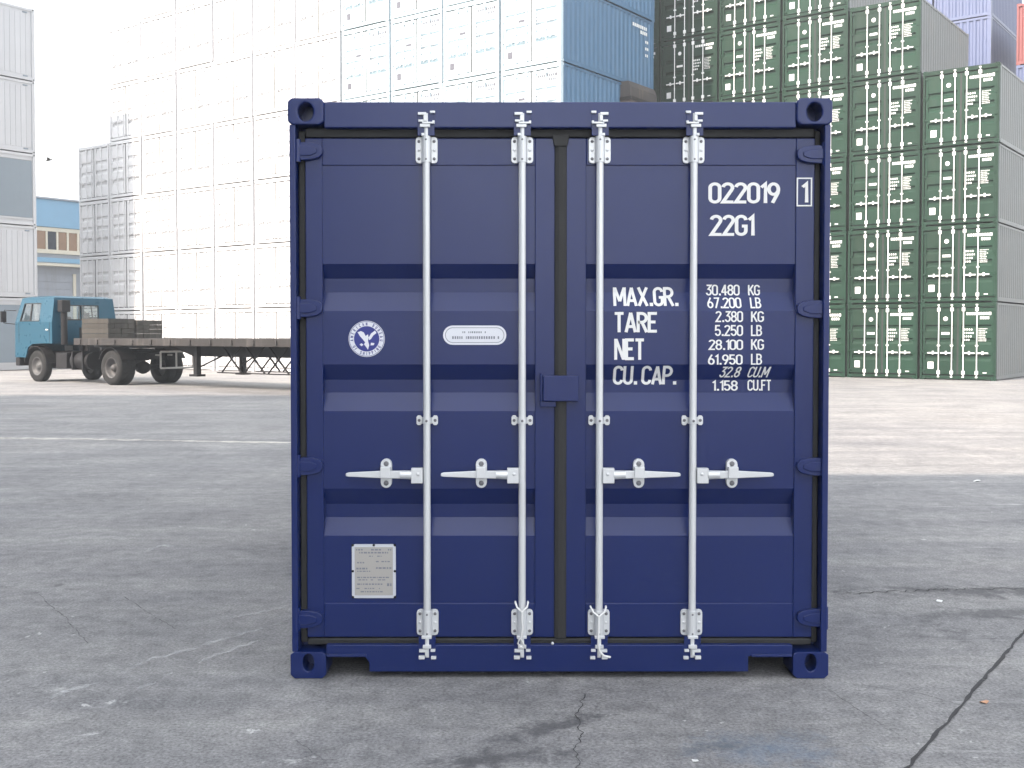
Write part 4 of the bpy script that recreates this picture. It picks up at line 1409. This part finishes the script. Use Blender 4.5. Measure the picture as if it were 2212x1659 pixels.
def truck():
    t = thing('tractor_truck', 'turquoise cab-over tractor truck parked in front of the white wall', 'truck', t_org, TRZ)
    # chassis
    m = MB()
    for s in (-1, 1):
        m.box(-0.75, 4.9, s * 0.36 - 0.04, s * 0.36 + 0.04, 0.74, 0.98)
    for x in (-0.7, 0.5, 1.6, 2.6):
        m.box(x, x + 0.08, -0.319, 0.319, 0.76, 0.95)
    m.build('chassis', M['dark'], t)
    m = MB()
    m.tube([(0, -0.82, 0.51), (0, 0.82, 0.51)], 0.07, 12)
    m.lathe_y([(0.0, -0.20), (0.14, -0.18), (0.20, -0.05), (0.20, 0.05), (0.14, 0.18), (0.0, 0.20)], 16, (0, 0, 0.51))
    m.build('rear_axle', M['dark'], t)
    m = MB(); m.tube([(4.1, -0.85, 0.48), (4.1, 0.85, 0.48)], 0.06, 10); m.box(3.1, 4.7, 0.60, 0.68, 0.60, 0.735); m.box(3.1, 4.7, -0.68, -0.60, 0.60, 0.735); m.build('front_axle', M['dark'], t)
    for s in (-1, 1):
        wheel(t, 0, s * 1.14, 0.52, 0.26, True, s)
        wheel(t, 4.1, s * 1.08, 0.50, 0.27, False, s)
    # cab
    XF, XB = 5.22, 3.06
    HB, HT = 1.16, 1.05
    zb, zw, zt = 1.22, 1.92, 2.70
    m = MB()
    for s in (-1, 1):
        lower = [(XF, s * HB, 0.78), (4.60, s * HB, 0.78), (4.46, s * HB, 1.10), (4.2, s * HB, 1.22), (3.5, s * HB, 1.24), (XB, s * HB, 1.24), (XB, s * HB, zw), (XF - 0.02, s * HB, zw)]
        m.add(lower, [tuple(range(len(lower)))])
        outer = [(XF - 0.02, s * HB, zw), (XB, s * HB, zw), (XB + 0.03, s * HT, zt), (XF - 0.28, s * HT, zt)]
        def q(x, z):
            k = (z - zw) / (zt - zw)
            return (x, s * (HB + (HT - HB) * k), z)
        holed(m, outer, [q(4.92, 1.96), q(3.80, 1.96), q(3.80, 2.52), q(4.75, 2.52)])
    # rear wall with window, front with windscreen, roof, floor
    m.add([(XB, HB, 1.24), (XB, -HB, 1.24), (XB, -HB, zw), (XB, HB, zw)], [(0, 1, 2, 3)])
    holed(m, [(XB, HB, zw), (XB, -HB, zw), (XB + 0.03, -HT, zt), (XB + 0.03, HT, zt)],
          [(XB + 0.004, 0.72, 2.00), (XB + 0.004, -0.50, 2.00), (XB + 0.02, -0.50, 2.46), (XB + 0.02, 0.72, 2.46)])
    m.add([(XF, HB, 0.78), (XF, -HB, 0.78), (XF - 0.02, -HB, zw), (XF - 0.02, HB, zw)], [(0, 1, 2, 3)])
    holed(m, [(XF - 0.02, HB, zw), (XF - 0.02, -HB, zw), (XF - 0.28, -HT, zt), (XF - 0.28, HT, zt)],
          [(XF - 0.035, 1.06, 1.98), (XF - 0.035, -1.06, 1.98), (XF - 0.24, -0.98, 2.58), (XF - 0.24, 0.98, 2.58)])
    m.add([(XB + 0.03, HT, zt), (XB + 0.03, -HT, zt), (XF - 0.28, -HT, zt), (XF - 0.28, HT, zt), (XB + 0.20, HT - 0.2, zt + 0.06), (XB + 0.20, -HT + 0.2, zt + 0.06), (XF - 0.50, -HT + 0.2, zt + 0.06), (XF - 0.50, HT - 0.2, zt + 0.06)],
          [(0, 1, 5, 4), (1, 2, 6, 5), (2, 3, 7, 6), (3, 0, 4, 7), (4, 5, 6, 7)])
    me = m.mesh('cab', M['cab'])
    bm = bmesh.new(); bm.from_mesh(me)
    bmesh.ops.remove_doubles(bm, verts=bm.verts, dist=0.001)
    bmesh.ops.recalc_face_normals(bm, faces=bm.faces)
    bm.to_mesh(me); bm.free()
    cab = link('cab', me, t)
    sd = cab.modifiers.new('thickness', 'SOLIDIFY'); sd.thickness = 0.05; sd.offset = -1

    # panes
    for s in (-1, 1):
        g = MB()
        def q(x, z, off=0.03):
            k = (z - zw) / (zt - zw)
            return (x, s * (HB + (HT - HB) * k - off), z)
        g.add([q(4.94, 1.94), q(3.78, 1.94), q(3.78, 2.54), q(4.77, 2.54)], [(0, 1, 2, 3)])
        g.build('side_window', M['glass'], cab)
        f = MB()
        f.tube([q(4.34, 1.95, 0.02), q(4.34, 2.53, 0.02)], 0.022, 6)
        f.tube([q(4.93, 1.955, 0.01), q(3.79, 1.955, 0.01), q(3.79, 2.525, 0.01), q(4.755, 2.525, 0.01), q(4.93, 1.955, 0.01)], 0.020, 6)
        f.build('window_frame', M['rubber'], cab)
        d = MB()
        d.box(3.26, 3.38, s * HB + s * 0.002, s * HB + s * 0.03, 1.66, 1.70)
        d.build('door_handle', M['zinc'], cab)
        d = MB()
        for xx in (3.20, 4.98):
            d.box(xx - 0.008, xx + 0.008, s * HB - s * 0.01, s * HB + s * 0.003, 1.26, 1.92)
        d.build('door_gap', M['dark'], cab)
        k = MB()
        k.tube([(XF - 0.1, s * HB, 2.30), (XF + 0.10, s * (HB + 0.30), 2.32), (XF + 0.10, s * (HB + 0.32), 1.90), (XF - 0.02, s * HB, 1.86)], 0.016, 6)
        k.box(XF + 0.04, XF + 0.10, s * (HB + 0.26), s * (HB + 0.44), 1.92, 2.28)
        k.build('mirror', M['dark'], cab, 0.02)
    g = MB(); g.add([(XB + 0.03, 0.74, 1.98), (XB + 0.03, -0.52, 1.98), (XB + 0.045, -0.52, 2.48), (XB + 0.045, 0.74, 2.48)], [(0, 1, 2, 3)]); g.build('rear_window', M['glass'], cab)
    f = MB(); f.tube([(XB, 0.72, 2.0), (XB, -0.5, 2.0), (XB + 0.016, -0.5, 2.46), (XB + 0.016, 0.72, 2.46), (XB, 0.72, 2.0)], 0.022, 6); f.tube([(XB, 0.12, 2.0), (XB + 0.016, 0.12, 2.46)], 0.018, 6); f.build('window_frame', M['rubber'], cab)
    g = MB(); g.add([(XF - 0.055, 1.08, 1.96), (XF - 0.055, -1.08, 1.96), (XF - 0.27, -1.0, 2.60), (XF - 0.27, 1.0, 2.60)], [(0, 1, 2, 3)]); g.build('windscreen', M['glass'], cab)
    m = MB()
    for s in (-1, 1):
        m.box(3.35, 3.85, s * 0.30, s * 0.85, 1.30, 1.62); m.box(3.30, 3.42, s * 0.32, s * 0.83, 1.60, 2.10)
    m.build('seat', M['rubber'], cab, 0.04)
    m = MB(); m.box(3.12, 5.0, -1.05, 1.05, 1.24, 1.29); m.box(4.72, 5.0, -1.05, 1.05, 1.3, 1.86); m.build('cab_floor', M['rubber'], cab)
    m = MB(); m.box(5.0, 5.24, -1.14, 1.14, 0.50, 0.775); m.build('bumper', M['dark'], t, 0.03)
    for s in (-1, 1):
        m = MB(); m.box(5.121, 5.16, s * 0.72 - 0.15, s * 0.72 + 0.15, 0.98, 1.14); m.build('headlight', M['zinc'], t, 0.02)
        m = MB()
        pts = []
        for k in range(13):
            a = R(10 + 160 * k / 12)
            pts.append((4.1 + 0.66 * math.cos(a), 0.50 + 0.66 * math.sin(a)))
        inner = [(4.1 + (x - 4.1) * 0.96, 0.5 + (z - 0.5) * 0.96) for x, z in pts][::-1]
        m.prism(pts + inner, 'y', s * 0.78, s * 1.13)
        m.build('mudguard', M['dark'], t)
        m = MB()
        pts = []
        for k in range(13):
            a = R(25 + 130 * k / 12)
            pts.append((0.62 * math.cos(a), 0.52 + 0.62 * math.sin(a)))
        inner = [(x * 0.97, 0.52 + (z - 0.52) * 0.97) for x, z in pts][::-1]
        m.prism(pts + inner, 'y', s * 0.60, s * 1.16)
        m.build('mudguard', M['dark'], t)
    # air intake behind the cab, engine bits, tanks, battery box
    m = MB(); m.box(2.72, 2.98, 0.72, 1.02, 2.24, 2.62); m.tube([(2.85, 0.87, 1.2), (2.85, 0.87, 2.25)], 0.10, 12); m.build('air_intake', M['dark'], t, 0.02)
    m = MB(); m.tube([(2.80, 0.30, 0.98), (2.80, 0.30, 1.75)], 0.06, 10); m.box(2.45, 2.95, -0.45, 0.25, 0.985, 1.45); m.tube([(2.4, 0.3, 1.0), (2.2, 0.5, 1.35), (2.0, 0.2, 1.25), (1.7, 0.3, 1.0)], 0.03, 8); m.build('gearbox', M['dark'], t, 0.03)
    m = MB(); m.tube([(1.35, 0.80, 0.70), (2.25, 0.80, 0.70)], 0.27, 18); m.box(1.5, 1.56, 0.50, 1.10, 0.42, 1.0); m.box(2.04, 2.10, 0.50, 1.10, 0.42, 1.0); m.build('fuel_tank', M['dark'], t)
    m = MB(); m.box(2.45, 3.05, 0.50, 1.05, 0.45, 0.95); m.build('battery_box', M['dark'], t, 0.02)
    m = MB(); m.tube([(1.3, -0.8, 0.66), (2.9, -0.8, 0.66)], 0.22, 14); m.build('air_tank', M['dark'], t)
    m = MB(); m.lathe_y([(0.0, 0), (0.42, 0), (0.42, 0.05), (0, 0.05)], 20); 
    m2 = MB(); m2.v = [(x + 0.1, z, y + 1.045) for x, y, z in m.v]; m2.f, m2.m, m2.sm = m.f, m.m, m.sm
    m2.box(-0.35, 0.55, -0.42, 0.42, 0.985, 1.04); m2.build('coupling_plate', M['dark'], t)
    # pale tail frame
    m = MB()
    x = -0.95
    for z in (0.50, 1.00):
        m.tube([(x, 0.05, z), (x, -1.15, z)], 0.030, 8)
    for y in (0.05, -0.52, -1.15):
        m.tube([(x, y, 0.50), (x, y, 1.0)], 0.030, 8)
    for y in (-0.36, 0.04):
        m.tube([(x, y, 0.90), (-0.70, y, 0.90)], 0.025, 8)
    m.build('tail_frame', M['white_tube'], t)
    return t
truck()

def trailer():
    t = thing('flatbed_trailer', 'rusty dark flatbed trailer coupled behind the turquoise truck', 'trailer', t_org, TRZ)
    X0, X1 = 1.75, -10.6
    n = 42
    w = (X0 - X1) / n
    for k in range(n):                                 # deck planks
        m = MB()
        m.box(X1 + k * w + 0.006, X1 + (k + 1) * w - 0.006, -1.15, 1.15, 1.355, 1.395 + 0.006 * (k % 3))
        m.build('deck_plank', M['deck'], t)
    for s in (-1, 1):
        m = MB()
        m.box(X0, X1, s * 1.152, s * 1.24, 1.20, 1.41)
        for k in range(14):
            x = X0 - 0.4 - k * 0.88
            m.box(x, x + 0.10, s * 1.24, s * 1.275, 1.23, 1.37)
        m.build('side_rail', M['deck'], t, 0.006)
        m = MB()
        m.prism([(X0 - 0.1, 1.353), (X0 - 0.1, 1.12), (-2.4, 1.12), (-3.2, 0.90), (X1 + 0.1, 0.90), (X1 + 0.1, 1.353)], 'y', s * 0.50, s * 0.60)
        m.build('main_beam', M['dark'], t)
    m = MB()
    for k in range(15):
        x = X0 - 0.3 - k * 0.84
        m.box(x, x + 0.07, -1.15, -0.602, 1.22, 1.350); m.box(x, x + 0.07, 0.602, 1.15, 1.22, 1.350); m.box(x, x + 0.07, -0.498, 0.498, 1.22, 1.350)
    m.build('cross_member', M['dark'], t)
    m = MB(); m.tube([(0.1, 0, 0.99), (0.1, 0, 1.34)], 0.045, 10); m.box(-0.5, 0.8, -0.495, 0.495, 1.112, 1.16); m.build('king_pin', M['dark'], t)
    for s in (-1, 1):
        m = MB()
        m.box(-3.75, -3.60, s * 0.75, s * 0.90, 0.40, 1.215); m.box(-3.85, -3.50, s * 0.68, s * 0.97, 0.34, 0.40)
        m.tube([(-3.68, s * 0.75, 0.6), (-4.5, s * 0.60, 0.93)], 0.025, 6)
        m.build('landing_leg', M['dark'], t)
        for k in range(5):                              # cross braces under the bed
            m = MB()
            xa = -4.6 - k * 0.95
            m.tube([(xa, s * 0.70, 1.215), (xa - 0.80, s * 0.70, 0.48)], 0.028, 6)
            m.tube([(xa - 0.80, s * 0.70, 1.215), (xa, s * 0.70, 0.48)], 0.024, 6)
            m.build('cross_brace', M['dark'], t)
        m = MB(); m.tube([(-4.4, s * 0.70, 0.46), (-9.2, s * 0.70, 0.46)], 0.018, 6); m.build('lower_rail', M['dark'], t)
        for x in (-9.6,):
            wheel(t, x, s * 1.14, 0.50, 0.26, True, s)
    m = MB(); m.tube([(-9.6, -0.8, 0.5), (-9.6, 0.8, 0.5)], 0.07, 10)
    for s in (-1, 1):
        m.box(-10.2, -9.0, s * 0.50, s * 0.60, 0.60, 0.895)
    m.build('axle', M['dark'], t)
    return t
trailer()

# weathered timber bales riding at the front of the bed
for i, (xa, xb, ya, yb_, h, lab) in enumerate((
        (1.62, 0.22, 0.12, 1.05, 0.60, 'weathered timber bale on the trailer, on the near side behind the cab'),
        (1.62, 0.16, -0.85, 0.08, 0.56, 'weathered timber bale on the trailer, on the far side behind the cab'))):
    b = thing('timber_bale', lab, 'timber', t_org + Vector((0, 0, 1.409)), TRZ, 'timber bales on the trailer')
    rows = 4
    hh = h / rows
    for r in range(rows):
        nb = 4
        ww = (yb_ - ya) / nb
        for k in range(nb):
            m = MB()
            e = rnd.uniform(0, 0.03)
            m.box(xb + e, xa - rnd.uniform(0, 0.03), ya + k * ww + 0.004, ya + (k + 1) * ww - 0.004, r * hh + (0.0 if r == 0 else 0.003), (r + 1) * hh - rnd.uniform(0, 0.006))
            m.build('beam', M['wood'], b)

# ------------------------------------------------------------------ bird and litter
bp = on_plane(105, 347, 40.0)
b = thing('bird', 'small dark bird flying beside the grey stack at the left', 'bird', bp, R(20))
m = MB()
m.tube([(-0.12, 0, -0.03), (-0.06, 0, -0.005), (0.0, 0, 0.012), (0.07, 0, 0.03), (0.11, 0, 0.045), (0.14, 0, 0.05)], [0.008, 0.025, 0.034, 0.028, 0.02, 0.004], 10)
m.build('body', M['bird'], b)
for s in (-1, 1):
    m = MB()
    m.prism([(0.05, s * 0.02), (0.07, s * 0.12), (0.0, s * 0.24), (-0.04, s * 0.12), (-0.05, s * 0.02)], 'z', 0.02, 0.03)
    w = m.build('wing', M['bird'], b)
    w.rotation_euler = (R(18) * s, R(-20), 0)
m = MB(); m.prism([(-0.10, 0.01), (-0.19, 0.035), (-0.20, -0.035), (-0.10, -0.01)], 'z', -0.035, -0.028); m.build('tail', M['bird'], b)

def scrap(px, py, size, mat, label, seed):
    rr = random.Random(seed)
    g = on_ground(px, py)
    m = MB()
    n = 7
    ring = [(size * rr.uniform(0.6, 1.1) * math.cos(2 * math.pi * k / n), size * rr.uniform(0.5, 1.0) * math.sin(2 * math.pi * k / n)) for k in range(n)]
    v = [(x, y, rr.uniform(0.004, 0.006 + size * 0.3)) for x, y in ring] + [(0, 0, size * 0.42)]
    v += [(p[0], p[1], p[2] + 0.003) for p in v]
    f = [(k, (k + 1) % n, n) for k in range(n)] + [(n + 1 + k, n + 1 + (k + 1) % n, 2 * n + 1) for k in range(n)] + [(k, (k + 1) % n, n + 1 + (k + 1) % n, n + 1 + k) for k in range(n)]
    mn = min(p[2] for p in v)
    m.add([(p[0], p[1], p[2] - mn + 0.0005) for p in v], f)
    o = m.build('litter_scrap', mat)
    o.location = g
    o.rotation_euler = (0, 0, rr.uniform(0, 6))
    return tag(o, label, 'litter', 'litter scraps on the concrete')
scrap(2124, 1518, 0.022, M['orange'], 'small orange paper scrap beyond the slab joint at lower right', 1)
scrap(2028, 1300, 0.020, M['cord'], 'small white scrap on the ground right of the container, below the cracks', 2)
scrap(1500, 1645, 0.016, M['cord'], 'small white scrap at the bottom edge below the right door', 3)
scrap(2108, 1040, 0.05, M['cord'], 'pale flattened scrap just inside the shadow edge on the right', 4)

# ------------------------------------------------------------------ unseen blocks added behind and left of the photographer to shade the foreground
def shade_block(label, x0, x1, y0, y1, h):
    t = thing('warehouse', label, 'building', (0, 0, 0), 0, 'unseen blocks added for shade')  # shaped like a building, added only to cast shade
    m = MB(); m.box(x0, x1, y0, y1, 0, h - 0.6); m.build('wall', M['w_grey'], t)
    m = MB(); m.box(x0 - 0.3, x1 + 0.3, y0 - 0.3, y1, h - 0.597, h); m.build('roof', M['w_blue'], t)
    x = x0 + 3
    while x < x1 - 6:
        m = MB()
        for s in range(10):
            m.box(x, x + 4.5, y1 + 0.003, y1 + 0.06 + 0.02 * (s % 2), 0.05 + s * 0.5, 0.54 + s * 0.5)
        m.build('roller_door', M['w_blue'], t)
        x += 9
    return t
SHADE_H = 22.0
off = SHADE_H / math.tan(SUN_EL)
ox_, oy_ = off * math.sin(SUN_AZ), off * math.cos(SUN_AZ)
shade_block('unseen grey block added for shade behind the photographer', 0.3 - ox_, -6.5, -30.0, 12.05 - oy_, SHADE_H)
shade_block('unseen grey block added for shade far to the left of the photographer', -62.0, 0.0 - ox_, -34.0, 27.5 - oy_, SHADE_H)

# ------------------------------------------------------------------ thin dusty air over the whole yard
def haze_box():
    m = MB()
    m.box(-710, 710, -410, 1210, -1.0, 23.0)
    o = m.build('haze', None)
    o.data.materials.clear()
    mt = bpy.data.materials.new('dusty_air')
    mt.use_nodes = True
    nt = mt.node_tree
    nt.nodes.clear()
    out = nt.nodes.new('ShaderNodeOutputMaterial')
    pv = nt.nodes.new('ShaderNodeVolumePrincipled')
    pv.inputs['Color'].default_value = (0.93, 0.95, 0.96, 1)
    pv.inputs['Density'].default_value = 0.0021
    pv.inputs['Anisotropy'].default_value = 0.2
    nt.links.new(pv.outputs[0], out.inputs['Volume'])
    o.data.materials.append(mt)
    o['kind'] = 'stuff'
    o['label'] = 'thin pale dusty haze over the whole yard'
haze_box()
